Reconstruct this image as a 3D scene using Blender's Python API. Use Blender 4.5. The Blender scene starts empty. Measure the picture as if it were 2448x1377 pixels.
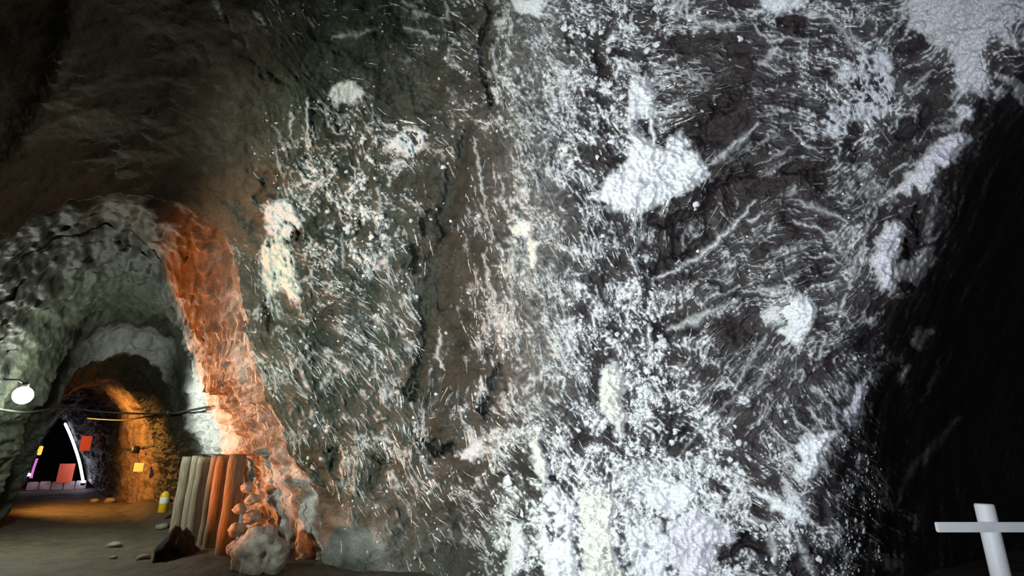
import bpy, bmesh, math, random
import numpy as np
from mathutils import Vector, Matrix

# ------------------------------------------------------------------ camera, world, lights, exposure
W, H, F = 2448.0, 1377.0, 1300.0
PITCH = math.radians(17.0)
CAMZ = 1.6
SC = bpy.context.scene
COL = SC.collection
cam_data = bpy.data.cameras.new('camera')
cam_data.sensor_width = 36.0
cam_data.lens = F / W * 36.0
cam_data.clip_end = 300
cam = bpy.data.objects.new('camera', cam_data)
cam.location = (0, 0, CAMZ)
cam.rotation_euler = (math.radians(90) + PITCH, 0, 0)
COL.objects.link(cam)
SC.camera = cam

world = bpy.data.worlds.new('mine_fill')
SC.world = world
world.use_nodes = True
world.node_tree.nodes['Background'].inputs['Color'].default_value = (0.62, 0.66, 0.50, 1)  # greenish ambient fill added to lift the ceiling, no source behind it
world.node_tree.nodes['Background'].inputs['Strength'].default_value = 0.028

SC.view_settings.view_transform = 'Standard'
SC.view_settings.look = 'None'
SC.view_settings.gamma = 1.0
SC.view_settings.use_curve_mapping = False
SC.view_settings.exposure = 0.0
SC.cycles.max_bounces = 6
SC.cycles.sample_clamp_indirect = 4.0

CP, SP = math.cos(PITCH), math.sin(PITCH)
D2 = np.array([-0.636, 0.772]); D2 = D2 / np.linalg.norm(D2)      # direction of the tunnel on the ground
N2 = np.array([D2[1], -D2[0]])                                      # to its right


def ray(px, py):
    u = (np.asarray(px, float) - W / 2) / F
    v = (H / 2 - np.asarray(py, float)) / F
    return np.stack([u, CP - v * SP, SP + v * CP], -1)


def project(P):
    P = np.asarray(P, float)
    q = P - np.array([0, 0, CAMZ])
    dep = q[..., 1] * CP + q[..., 2] * SP
    up = -q[..., 1] * SP + q[..., 2] * CP
    return W / 2 + F * q[..., 0] / dep, H / 2 - F * up / dep


def at_s(px, py, s):
    """the point seen at a photo position, on the cross-section of the tunnel at distance s"""
    r = ray(px, py)
    k = r[..., 0] * D2[0] + r[..., 1] * D2[1]
    return np.array([0, 0, CAMZ]) + r * (s / k)[..., None] if np.ndim(k) else np.array([0, 0, CAMZ]) + r * (s / k)


def slz(s, lat, z):
    return np.array([s * D2[0] + lat * N2[0], s * D2[1] + lat * N2[1], z])


def lamp(name, kind, loc, energy, color, size=0.1, target=None, angle=None, blend=0.3):
    d = bpy.data.lights.new(name, kind)
    d.energy = energy
    d.color = color
    if kind == 'AREA':
        d.size = size
    else:
        d.shadow_soft_size = size
    if kind == 'SPOT':
        d.spot_size = math.radians(angle)
        d.spot_blend = blend
    o = bpy.data.objects.new(name, d)
    o.location = loc
    if target is not None:
        o.rotation_euler = (Vector(target) - Vector(loc)).to_track_quat('-Z', 'Y').to_euler()
    COL.objects.link(o)
    return o


COOL = (0.84, 0.905, 1.0)
GREEN = (0.90, 1.0, 0.86)
ORANGE = (1.0, 0.29, 0.065)
# cool flood lamp on the floor in front of the wall, below the view
lamp('flood_cool', 'SPOT', (-0.6, 0.9, 1.5), 1150, COOL, 0.10, (1.8, 6.0, 3.3), 88, 0.5)
# greenish flood standing left of the view, grazing the middle of the wall
lamp('flood_green', 'SPOT', (-5.2, 2.6, 1.8), 1800, GREEN, 0.12, (-0.6, 7.8, 3.5), 86, 0.7)
# sodium lamp by the left foot of the portal, out of view
lamp('sodium_portal', 'SPOT', tuple(slz(11.0, -1.7, 0.8)), 1200, ORANGE, 0.10, tuple(slz(9.8, 2.3, 2.7)), 70, 0.45)
# sodium lamp behind the second arch, on the left wall
lamp('sodium_passage', 'SPOT', tuple(slz(22.0, -0.2, 2.3)), 900, (1.0, 0.42, 0.08), 0.1, tuple(slz(22.4, 2.4, 0.9)), 150, 0.5)

# ------------------------------------------------------------------ noise
_rng = np.random.RandomState(7)
_PERM = np.concatenate([_rng.permutation(256)] * 3).astype(np.int64)
_ANG = _rng.rand(256) * 2 * np.pi
_G2 = np.stack([np.cos(_ANG), np.sin(_ANG)], -1).astype(np.float32)
_g = _rng.randn(256, 3)
_G3 = (_g / np.linalg.norm(_g, axis=1, keepdims=True)).astype(np.float32)


def _fade(t):
    return t * t * t * (t * (t * 6 - 15) + 10)


def pn2(x, y, seed=0):
    x = np.asarray(x, np.float32) + seed * 17.31
    y = np.asarray(y, np.float32) + seed * 5.77
    xi = np.floor(x).astype(np.int64); yi = np.floor(y).astype(np.int64)
    xf = x - xi; yf = y - yi
    u = _fade(xf); v = _fade(yf)

    def g(ix, iy, dx, dy):
        h = _PERM[_PERM[ix & 255] + (iy & 255)]
        q = _G2[h]
        return q[..., 0] * dx + q[..., 1] * dy
    a = g(xi, yi, xf, yf); b = g(xi + 1, yi, xf - 1, yf)
    c = g(xi, yi + 1, xf, yf - 1); d = g(xi + 1, yi + 1, xf - 1, yf - 1)
    return ((a + u * (b - a)) + v * ((c + u * (d - c)) - (a + u * (b - a)))) * 1.6


def pn3(p, seed=0):
    p = np.asarray(p, np.float32) + np.float32(seed * 11.13)
    i = np.floor(p).astype(np.int64)
    f = p - i
    w = _fade(f)
    res = 0
    for dx in (0, 1):
        wx = w[..., 0] if dx else 1 - w[..., 0]
        hx = _PERM[(i[..., 0] + dx) & 255]
        for dy in (0, 1):
            wy = w[..., 1] if dy else 1 - w[..., 1]
            hy = _PERM[hx + ((i[..., 1] + dy) & 255)]
            for dz in (0, 1):
                wz = w[..., 2] if dz else 1 - w[..., 2]
                h = _PERM[hy + ((i[..., 2] + dz) & 255)]
                q = _G3[h]
                res = res + wx * wy * wz * (q[..., 0] * (f[..., 0] - dx) + q[..., 1] * (f[..., 1] - dy) + q[..., 2] * (f[..., 2] - dz))
    return res * 1.5


def relief(P, amps):
    h = 0
    for k, (scale, amp) in enumerate(amps):
        h = h + amp * pn3(P / scale, k + 1)
    return h


def sstep(x, a, b):
    t = np.clip((x - a) / (b - a), 0, 1)
    return t * t * (3 - 2 * t)


def uniform(n):
    """spread a noise to an even 0..1 distribution"""
    z = (n - n.mean()) / (n.std() + 1e-9)
    return 0.5 * (1 + np.tanh(0.7978846 * (z + 0.044715 * z ** 3)))


# ------------------------------------------------------------------ salt crust of the rock face: where it grows
STEP = 3.0
GX = np.arange(-450, 2903, STEP); GY = np.arange(-420, 1743, STEP)
NX, NY = len(GX), len(GY)
PX, PY = np.meshgrid(GX, GY)
PXF = PX.astype(np.float32); PYF = PY.astype(np.float32)

COV = [
    "0000011111225654334353677",
    "0000000011225654212554453",
    "0000000220126654212465231",
    "0000001444236655112353110",
    "0000002563135544211222100",
    "0000113463125432233332100",
    "0000323452135443333432100",
    "0000433333135555334321000",
    "0000553444245555423321000",
    "0022762444145546542231000",
    "0011873344235655643231000",
    "0012777233246988864331000",
    "1111588112136999985432000",
    "1111677101126999983341000",
]
COV = np.array([[int(c) for c in r] for r in COV], float) / 10.0
COV[:, 6:12] *= .80


def bilin(grid, x, y):
    gy = np.clip((y - 50) / 100.0, 0, grid.shape[0] - 1.001); gx = np.clip((x - 50) / 100.0, 0, grid.shape[1] - 1.001)
    iy = gy.astype(int); ix = gx.astype(int); fy = gy - iy; fx = gx - ix
    fy = fy * fy * (3 - 2 * fy); fx = fx * fx * (3 - 2 * fx)
    return (grid[iy, ix] * (1 - fx) + grid[iy, ix + 1] * fx) * (1 - fy) + (grid[iy + 1, ix] * (1 - fx) + grid[iy + 1, ix + 1] * fx) * fy


# strike of the pick marks over the face (degrees, down to the right is positive), and how grainy (1) or streaky (0) the crust is
STRIKE = [
    (650, 860, 55, .05), (750, 900, 60, .05), (800, 780, 15, .15), (820, 720, 20, .3), (900, 800, 50, .05), (960, 820, 50, .05), (850, 1000, 62, .05),
    (950, 980, 62, .05), (870, 1120, 72, .05), (800, 1150, 70, .1), (720, 800, 50, .1), (640, 720, 90, .5), (1200, 100, 80, .3), (1200, 400, 80, .25),
    (1180, 650, 85, .2), (1230, 800, 75, .3), (1350, 450, 60, .5), (1400, 650, 55, .4), (1330, 700, 60, .3), (1300, 1000, 45, .3), (1180, 1020, 45, .2),
    (1120, 1180, 45, .2), (1250, 900, 80, .3), (1400, 100, 20, .8), (1600, 60, 0, .5), (1650, 200, -5, .1), (1700, 250, -15, .1), (1800, 150, 10, .4),
    (1400, 280, 60, .8), (1700, 350, -40, .1), (1700, 650, -35, .3), (1750, 450, 60, .1), (1600, 550, -70, .1), (1520, 720, 60, .9), (1550, 900, 80, 1), (1800, 850, -55, .05),
    (1700, 900, -45, .2), (1750, 1000, -50, .3), (1950, 1000, 55, .1), (1850, 1180, 35, .3), (1900, 600, -15, .1), (1850, 680, -10, .1), (1950, 540, 25, .1),
    (1850, 400, -30, .1), (1780, 420, -30, .05), (2000, 450, -40, .2), (2060, 250, 60, .8), (2200, 200, -45, .1), (2100, 400, -45, .1), (2050, 600, -65, .1), (1900, 350, 30, .3),
    (300, 150, 35, .5), (500, 100, 45, .3), (650, 100, 50, .3), (150, 250, -60, .3), (400, 300, 40, .5), (700, 350, 65, .6), (900, 100, -10, .4),
    (1000, 80, 20, .5), (1050, 200, 10, .6), (760, 450, 60, .9), (800, 560, 55, 1), (900, 450, 60, .8), (1000, 900, -65, .2), (1050, 650, -75, .2), (1050, 950, -60, .2),
    (1500, 1080, 30, 1), (1650, 1050, 30, 1), (1500, 1250, 40, 1), (1650, 1300, 30, .9), (1300, 1300, 45, .9), (1850, 1330, 40, .7),
    (560, 960, 68, .2), (600, 1000, 68, .1), (650, 1250, 82, .5), (700, 1200, 75, .3), (470, 950, 80, .6), (500, 650, 75, .2), (300, 600, 30, .3), (100, 800, -50, .3),
]


def make_crust():
    sub = 10
    cx, cy = PX[::sub, ::sub], PY[::sub, ::sub]
    c2 = np.zeros(cx.shape); s2 = np.zeros(cx.shape); gr = np.zeros(cx.shape); ws = np.zeros(cx.shape)
    for x, y, a, g in STRIKE:
        w = 1.0 / (((cx - x) ** 2 + (cy - y) ** 2) + 1500.0) ** 1.3
        c2 += w * math.cos(2 * math.radians(a)); s2 += w * math.sin(2 * math.radians(a)); gr += w * g; ws += w
    gr /= ws

    def up(a):
        yy = np.clip(np.arange(NY) / sub, 0, a.shape[0] - 1.001); xx = np.clip(np.arange(NX) / sub, 0, a.shape[1] - 1.001)
        iy = yy.astype(int)[:, None]; ix = xx.astype(int)[None]; fy = (yy - yy.astype(int))[:, None]; fx = (xx - xx.astype(int))[None]
        return (a[iy, ix] * (1 - fx) + a[iy, ix + 1] * fx) * (1 - fy) + (a[iy + 1, ix] * (1 - fx) + a[iy + 1, ix + 1] * fx) * fy
    ang = 0.5 * np.arctan2(up(s2 / ws), up(c2 / ws))
    gran = up(gr)
    wx = PXF + 16 * pn2(PXF / 70, PYF / 70, 31); wy = PYF + 16 * pn2(PXF / 70, PYF / 70, 32)
    K = 12
    streak = np.zeros(PXF.shape, np.float32)
    tot = np.zeros(PXF.shape, np.float32)
    for k in range(K):
        th = math.pi * k / K
        d = np.abs(((ang - th) + math.pi / 2) % math.pi - math.pi / 2)
        w = np.clip(1 - d / (math.pi / K), 0, 1).astype(np.float32)
        sel = w > 0
        x = wx[sel]; y = wy[sel]
        a = x * math.cos(th) + y * math.sin(th); b = -x * math.sin(th) + y * math.cos(th)
        n = 0.75 * pn2(a / 85, b / 7.6, 40) + 0.85 * pn2(a / 50, b / 4.8, 41) + 0.75 * pn2(a / 120, b / 22, 42)
        streak[sel] += n * w[sel]; tot[sel] += w[sel] ** 2
    streak /= np.sqrt(tot + 1e-6)
    grain = 0.7 * pn2(wx / 24, wy / 24, 50) + 0.9 * pn2(wx / 11, wy / 11, 51) + 0.75 * pn2(wx / 6.4, wy / 6.4, 52)
    blotch = pn2(wx / 85, wy / 85, 60) + 0.8 * pn2(wx / 38, wy / 38, 61)
    return ang, gran, streak / streak.std(), grain / grain.std(), blotch / blotch.std()


ANG, GRAN, STREAK, GRAIN, BLOTCH = make_crust()

# solid crust patches: outline, thickness (m), tint, how full, label
WHITE = (0.80, 0.81, 0.84); CREAM = (0.78, 0.775, 0.71); LILAC = (0.66, 0.64, 0.70); GREYW = (0.62, 0.62, 0.65)
PATCHES = [
    ([(1395, 468), (1430, 460), (1450, 435), (1480, 405), (1500, 385), (1510, 350), (1505, 315), (1530, 320), (1555, 345), (1590, 350), (1605, 325), (1627, 312), (1640, 330),
      (1650, 355), (1670, 375), (1690, 410), (1685, 435), (1660, 445), (1640, 455), (1610, 475), (1575, 490), (1540, 505), (1500, 510), (1480, 500), (1460, 490), (1430, 475)], .05, WHITE, .80, 'largest bright white crust patch'),
    ([(1500, 225), (1515, 195), (1555, 180), (1567, 235), (1566, 290), (1569, 345), (1560, 345), (1548, 285), (1530, 280), (1497, 290), (1493, 270), (1505, 250)], .045, WHITE, .85, 'upright white crust above the largest patch'),
    ([(1868, 735), (1895, 720), (1905, 703), (1925, 706), (1945, 725), (1953, 745), (1940, 765), (1925, 800), (1900, 830), (1885, 815), (1862, 790), (1880, 780), (1875, 745)], .05, WHITE, .95, 'wedge-shaped white crust'),
    ([(1820, 750), (1850, 730), (1868, 735), (1872, 770), (1850, 775), (1830, 765)], .03, GREYW, .8, 'small crust lobe beside the wedge-shaped one'),
    ([(2105, 560), (2125, 532), (2150, 530), (2160, 560), (2155, 590), (2145, 620), (2140, 655), (2142, 690), (2130, 695), (2110, 690), (2095, 650), (2083, 625), (2093, 590)], .05, LILAC, .95, 'lilac-grey ear-shaped crust at the dark edge'),
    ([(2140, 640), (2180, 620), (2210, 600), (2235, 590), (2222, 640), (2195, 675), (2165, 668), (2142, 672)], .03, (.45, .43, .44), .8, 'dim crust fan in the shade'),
    ([(2125, 470), (2140, 450), (2155, 440), (2185, 405), (2215, 360), (2260, 330), (2305, 312), (2318, 338), (2290, 368), (2266, 398), (2250, 388), (2235, 420), (2228, 455), (2205, 462), (2190, 440), (2170, 462), (2150, 458)], .05, LILAC, .95, 'slanting lilac-grey crust slab'),
    ([(2180, -300), (2180, 0), (2173, 35), (2172, 60), (2195, 75), (2215, 80), (2228, 90), (2235, 110), (2260, 115), (2275, 140), (2285, 165), (2290, 195), (2310, 205), (2335, 225), (2358, 232), (2365, 195),
      (2350, 150), (2345, 115), (2360, 90), (2375, 70), (2388, 85), (2400, 98), (2422, 106), (2430, 95), (2410, 60), (2448, 40), (2560, 20), (2600, -300)], .05, (.60, .59, .62), .97, 'broad smooth grey crust at the upper corner'),
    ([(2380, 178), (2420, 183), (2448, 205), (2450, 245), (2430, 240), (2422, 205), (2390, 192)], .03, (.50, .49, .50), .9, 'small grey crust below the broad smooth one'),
    ([(2290, 262), (2305, 252), (2325, 262), (2322, 280), (2305, 290), (2290, 282)], .03, LILAC, 1, 'small lilac crust spot near the dark edge'),
    ([(1990, 165), (2040, 160), (2060, 110), (2120, 125), (2138, 190), (2143, 250), (2100, 280), (2060, 285), (2030, 300), (2000, 330), (1970, 330), (1985, 300), (1960, 290), (1935, 275), (1985, 255), (2015, 245), (2035, 240), (2020, 205), (1990, 185)], .03, (.62, .63, .67), .62, 'ragged pale crust under the upper corner'),
    ([(1822, 15), (1830, -40), (1935, -40), (1925, 15), (1895, 18), (1885, 33), (1865, 35), (1845, 28)], .045, WHITE, .97, 'white crust cut by the upper edge'),
    ([(1910, 1050), (1940, 1040), (1985, 1035), (2020, 1025), (1985, 1055), (1975, 1080), (1965, 1110), (1950, 1130), (1920, 1148), (1895, 1135), (1905, 1115), (1925, 1105), (1905, 1075)], .05, WHITE, .93, 'white crust tongue at the lower dark edge'),
    ([(2050, 920), (2066, 930), (2070, 960), (2062, 985), (2040, 1000), (2030, 1018), (2015, 1010), (2020, 985), (2035, 960)], .04, LILAC, .9, 'narrow pinkish crust at the lower dark edge'),
    ([(1790, 1160), (1830, 1180), (1880, 1210), (1935, 1235), (1940, 1248), (1910, 1250), (1870, 1230), (1840, 1205), (1800, 1175)], .035, WHITE, .9, 'slanting white crust rib'),
    ([(1450, 870), (1480, 868), (1488, 900), (1490, 960), (1495, 1000), (1490, 1050), (1478, 1040), (1450, 1000), (1432, 950), (1440, 900)], .07, CREAM, .96, 'upright cream-coloured crust block'),
    ([(640, 500), (665, 475), (695, 485), (715, 500), (722, 530), (710, 545), (690, 565), (665, 570), (645, 560), (638, 530)], .06, WHITE, .95, 'round white crust knob near the tunnel mouth'),
    ([(640, 570), (680, 565), (690, 600), (710, 640), (712, 700), (703, 735), (685, 700), (660, 690), (640, 720), (630, 690), (625, 620)], .05, CREAM, .72, 'warm-lit crust streak under the round knob'),
    ([(1540, 1160), (1570, 1145), (1650, 1150), (1665, 1180), (1640, 1215), (1600, 1235), (1560, 1220), (1535, 1190)], .06, WHITE, 1, 'smooth round white crust in the lower mass'),
    ([(1390, 1180), (1440, 1160), (1475, 1200), (1460, 1260), (1470, 1320), (1490, 1377), (1490, 1450), (1400, 1450), (1390, 1350), (1400, 1290), (1380, 1230)], .07, (.78, .78, .72), .74, 'tall cream crust column at the lower edge'),
    ([(1278, 1035), (1288, 1035), (1292, 1090), (1310, 1110), (1312, 1140), (1300, 1158), (1285, 1130), (1272, 1085)], .05, CREAM, 1, 'hand-shaped pale crust'),
    ([(1225, 1245), (1245, 1250), (1255, 1300), (1250, 1330), (1240, 1365), (1220, 1400), (1205, 1400), (1212, 1340), (1222, 1300)], .06, WHITE, 1, 'upright white crust at the left of the lower mass'),
    ([(1128, 1065), (1150, 1048), (1156, 1075), (1140, 1092), (1110, 1097), (1088, 1088), (1090, 1076), (1110, 1084)], .04, LILAC, 1, 'hook-shaped pale crust under the dark cleft'),
    ([(785, 225), (800, 208), (830, 195), (850, 198), (868, 215), (862, 240), (840, 246), (818, 236), (808, 258), (792, 242)], .03, WHITE, .8, 'ragged white crust high above the tunnel mouth'),
    ([(1222, -40), (1305, -40), (1300, 30), (1290, 45), (1262, 25), (1245, 30), (1225, 20)], .04, WHITE, .9, 'white crust at the upper end of the rock rib'),
    ([(1612, 1240), (1660, 1225), (1740, 1260), (1760, 1290), (1720, 1310), (1690, 1377), (1640, 1400), (1600, 1330), (1590, 1280)], .05, (.76, .75, .80), .8, 'broad crust near the lower right of the mass'),
    ([(1500, 1260), (1570, 1250), (1600, 1290), (1590, 1350), (1600, 1420), (1520, 1420), (1505, 1350)], .05, WHITE, .75, 'grainy white crust beside the cream column'),
    ([(1300, 1180), (1340, 1170), (1375, 1210), (1370, 1290), (1385, 1400), (1310, 1400), (1290, 1300)], .05, WHITE, .7, 'grainy crust left of the cream column'),
    ([(1872, 1150), (1915, 1180), (1925, 1215), (1905, 1212), (1880, 1190)], .03, GREYW, .8, 'small pale crust above the slanting rib'),
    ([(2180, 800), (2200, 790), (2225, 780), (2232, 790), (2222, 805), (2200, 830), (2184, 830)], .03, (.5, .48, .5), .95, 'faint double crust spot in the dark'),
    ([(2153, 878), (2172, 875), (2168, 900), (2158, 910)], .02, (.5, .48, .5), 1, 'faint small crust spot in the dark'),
    ([(1223, 540), (1240, 525), (1262, 530), (1266, 555), (1250, 565), (1228, 560)], .03, CREAM, .9, 'pale crust on the upright rock rib'),
    ([(1262, 560), (1280, 580), (1284, 610), (1275, 645), (1262, 625), (1260, 590)], .025, CREAM, .9, 'pale drip below the crust on the rock rib'),
    ([(935, 330), (960, 312), (1000, 300), (1020, 315), (1015, 350), (985, 370), (950, 372), (925, 355)], .025, (.66, .70, .74), .55, 'bluish crust beside the dark recess'),
]
# lighter ribs and veins: points, width px, strength
STROKES = [
    ([(1815, 295), (1780, 330), (1730, 370), (1690, 395)], 12, .55), ([(1808, 478), (1780, 510), (1745, 550), (1690, 600), (1620, 645), (1560, 667)], 11, .75),
    ([(1742, 722), (1700, 745), (1650, 770), (1595, 785)], 15, .55), ([(2065, 580), (2038, 640), (2030, 685)], 13, .6), ([(1835, 800), (1790, 870), (1752, 940)], 11, .45),
    ([(1882, 840), (1830, 890), (1760, 970)], 9, .4), ([(1625, 1085), (1700, 1000), (1780, 930)], 9, .3), ([(1890, 978), (1905, 1005), (1940, 1038)], 9, .6), ([(1932, 970), (1950, 1000), (1978, 1018)], 8, .6),
    ([(1960, 935), (1985, 965), (2014, 992)], 8, .6), ([(1835, 610), (1870, 595), (1925, 592)], 9, .5), ([(1775, 697), (1850, 690), (1890, 684)], 8, .5), ([(1905, 478), (1950, 495), (2025, 525)], 14, .5),
    ([(1898, 530), (1945, 540), (1990, 570), (2015, 610)], 9, .55), ([(1970, 600), (2000, 615), (2016, 635)], 7, .6), ([(738, 235), (735, 270), (742, 330)], 8, .95), ([(697, 270), (693, 325)], 8, .75),
    ([(514, 0), (530, 40)], 8, .6), ([(610, 25), (630, 52)], 8, .6), ([(1135, 330), (1150, 430), (1156, 490)], 6, .6), ([(1052, 790), (1045, 850), (1062, 885)], 8, .75), ([(1553, 780), (1556, 830), (1549, 893)], 10, 1.0),
    ([(1375, 490), (1460, 500), (1520, 515)], 9, .4), ([(1512, 535), (1500, 575)], 8, .35), ([(1530, 560), (1512, 610)], 8, .35), ([(1900, 1000), (1912, 1030)], 6, .4), ([(1980, 800), (1965, 845), (1962, 862)], 9, .6),
    ([(1975, 755), (2010, 740), (2028, 770)], 9, .55), ([(1500, 15), (1580, 8), (1660, 12)], 7, .2), ([(1660, 50), (1720, 58), (1765, 60)], 14, .75), ([(1800, 60), (1840, 100), (1900, 85), (1920, 95)], 9, .7),
    ([(1960, 10), (1990, 45), (2030, 95), (2035, 120)], 14, .5), ([(1690, 690), (1720, 685)], 8, .3), ([(2100, 470), (2085, 520), (2060, 580)], 8, .4), ([(2240, 480), (2225, 530), (2215, 580)], 16, .35), ([(2300, 470), (2290, 520)], 7, .3),
    ([(1155, 610), (1165, 660), (1180, 720), (1190, 780)], 10, .6), ([(1220, 560), (1228, 640), (1222, 740), (1240, 820)], 9, .45), ([(1180, 110), (1185, 200)], 8, .5), ([(1168, 170), (1172, 190)], 9, .6),
    ([(1285, 1030), (1290, 1080)], 8, .9), ([(905, 450), (908, 510), (900, 560)], 9, .5), ([(818, 560), (822, 640)], 8, .55), ([(1830, 1170), (1870, 1190)], 8, .5), ([(1740, 1245), (1790, 1240), (1865, 1262)], 9, .5),
    ([(2140, 1210), (2180, 1120), (2240, 1060), (2290, 1000)], 16, .22), ([(2250, 850), (2235, 900), (2205, 960)], 10, .2), ([(1840, 1275), (1850, 1310), (1855, 1345)], 16, .7), ([(1910, 1285), (1930, 1340), (1950, 1377)], 18, .6),
    ([(1000, 20), (960, 5)], 10, .5), ([(985, 30), (1020, 38)], 10, .6), ([(965, 65), (1040, 90)], 9, .5), ([(800, 88), (850, 80), (895, 72)], 13, .45), ([(740, 40), (752, 65)], 6, .5), ([(1065, 5), (1072, 40)], 9, .5),
    ([(2030, 70), (2060, 110), (2070, 140)], 12, .5), ([(1890, 300), (1925, 345), (1965, 365)], 9, .65), ([(1956, 200), (1985, 240)], 4, .5), ([(2160, 220), (2200, 195), (2235, 165)], 9, .4), ([(2170, 230), (2215, 205)], 8, .3),
    ([(2260, 225), (2290, 240)], 8, .25), ([(1872, 646), (1898, 696)], 5, .5), ([(1962, 732), (2000, 738), (2023, 757)], 7, .5), ([(1756, 467), (1765, 500)], 5, .45), ([(1929, 689), (2005, 671)], 6, .4), ([(1810, 345), (1861, 322)], 7, .35),
    ([(1832, 388), (1890, 350)], 7, .35), ([(1860, 395), (1915, 372)], 6, .3), ([(2019, 390), (2062, 393)], 6, .35), ([(2105, 494), (2156, 437)], 9, .45), ([(1772, 555), (1790, 580)], 5, .35), ([(1805, 560), (1850, 580)], 5, .35),
    ([(1620, 690), (1560, 720)], 8, .3), ([(1650, 860), (1600, 900)], 7, .3), ([(1720, 905), (1660, 960)], 7, .3), ([(1640, 545), (1630, 600)], 6, .3), ([(1560, 470), (1545, 540), (1520, 600)], 5, .2), ([(650, 300), (672, 330), (690, 380)], 8, .4), ([(655, 350), (680, 430)], 7, .5),
]
# bare hollows and clefts: points, width px, depth (m) into the rock
CLEFTS = [
    ([(1110, 340), (1070, 500), (1050, 640), (1030, 800), (1000, 900)], 60, .12), ([(1025, 500), (1010, 550)], 16, .18), ([(1000, 590), (985, 640)], 20, .2), ([(1060, 1080), (1090, 1104)], 24, .35),
    ([(1012, 1060), (1040, 1052), (1060, 1090)], 12, .2), ([(1160, 980), (1180, 960)], 30, .3), ([(1190, 860), (1185, 930)], 35, .18), ([(1000, 910), (980, 960), (1005, 860), (1030, 760)], 14, .2), ([(645, 420), (630, 460)], 40, .12),
    ([(530, 40), (600, 130), (660, 200)], 40, .07), ([(460, 110), (500, 150)], 18, .03), ([(860, 520), (850, 560)], 12, .1), ([(690, 545), (720, 570)], 30, .15), ([(625, 600), (632, 700), (640, 780)], 20, .05),
    ([(1340, 90), (1350, 110)], 26, .12), ([(1420, 130), (1440, 170)], 40, .12), ([(1540, 305), (1560, 340)], 22, .12), ([(1700, 560), (1640, 600), (1560, 640)], 40, .1), ([(1560, 540), (1640, 520), (1700, 470)], 35, .12),
    ([(1800, 400), (1720, 440), (1700, 460)], 30, .14), ([(1750, 230), (1680, 330), (1620, 300)], 60, .1), ([(1960, 430), (1900, 410)], 45, .12), ([(1880, 60), (1920, 80)], 40, .1), ([(2160, 560), (2170, 600)], 30, .2),
    ([(2180, 500), (2190, 570)], 50, .15), ([(2230, 260), (2200, 300), (2150, 330)], 50, .1), ([(1740, 1320), (1790, 1290), (1830, 1330)], 60, .2), ([(1930, 1330), (1910, 1377)], 40, .2), ([(1320, 1100), (1325, 1130)], 18, .15),
    ([(930, 920), (960, 930)], 14, .05), ([(790, 1080), (800, 1130)], 26, .12), ([(730, 1120), (780, 1170)], 30, .14), ([(900, 1090), (930, 1100)], 24, .1), ([(640, 740), (650, 800)], 16, .04), ([(1090, 60), (1120, 40)], 40, .1),
    ([(1170, 20), (1165, 80), (1150, 150), (1170, 260)], 26, .25), ([(2380, 70), (2400, 55)], 14, .06), ([(2260, 40), (2290, 60), (2300, 55)], 10, .05),
]


def seg_dist(pts, x, y):
    d = np.full(np.shape(x), 1e9)
    tt = np.zeros(np.shape(x))
    n = len(pts) - 1
    for i in range(n):
        (ax, ay), (bx, by) = pts[i], pts[i + 1]
        vx, vy = bx - ax, by - ay
        t = np.clip(((x - ax) * vx + (y - ay) * vy) / (vx * vx + vy * vy + 1e-9), 0, 1)
        q = np.hypot(x - ax - t * vx, y - ay - t * vy)
        tt = np.where(q < d, (i + t) / n, tt)
        d = np.minimum(d, q)
    return d, tt


def poly_sd(poly, x, y):
    d, _ = seg_dist(poly + [poly[0]], x, y)
    ins = np.zeros(np.shape(x), bool)
    n = len(poly)
    for i in range(n):
        (x1, y1), (x2, y2) = poly[i], poly[(i + 1) % n]
        if y1 == y2:
            continue
        c = ((y1 > y) != (y2 > y)) & (x < (x2 - x1) * (y - y1) / (y2 - y1) + x1)
        ins ^= c
    return np.where(ins, d, -d)


def box_of(pts, m):
    xs = [p[0] for p in pts]; ys = [p[1] for p in pts]
    x0 = int(max(0, (min(xs) - m - GX[0]) // STEP)); x1 = int(min(NX, (max(xs) + m - GX[0]) // STEP + 2))
    y0 = int(max(0, (min(ys) - m - GY[0]) // STEP)); y1 = int(min(NY, (max(ys) + m - GY[0]) // STEP + 2))
    return slice(y0, y1), slice(x0, x1)


WX = PX + 9 * pn2(PXF / 26, PYF / 26, 71) + 5 * pn2(PXF / 9, PYF / 9, 73)
WY = PY + 9 * pn2(PXF / 26, PYF / 26, 72) + 5 * pn2(PXF / 9, PYF / 9, 74)


CX = WX + 22 * pn2(PXF / 60, PYF / 60, 75)
CY = WY + 22 * pn2(PXF / 60, PYF / 60, 76)


GREYCOL = np.exp(-((PX - 1280 - 25 * pn2(PXF / 150, PYF / 150, 77)) / 85) ** 2) * sstep(PY, -80, 20) * sstep(-PY, -1060, -940)


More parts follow.
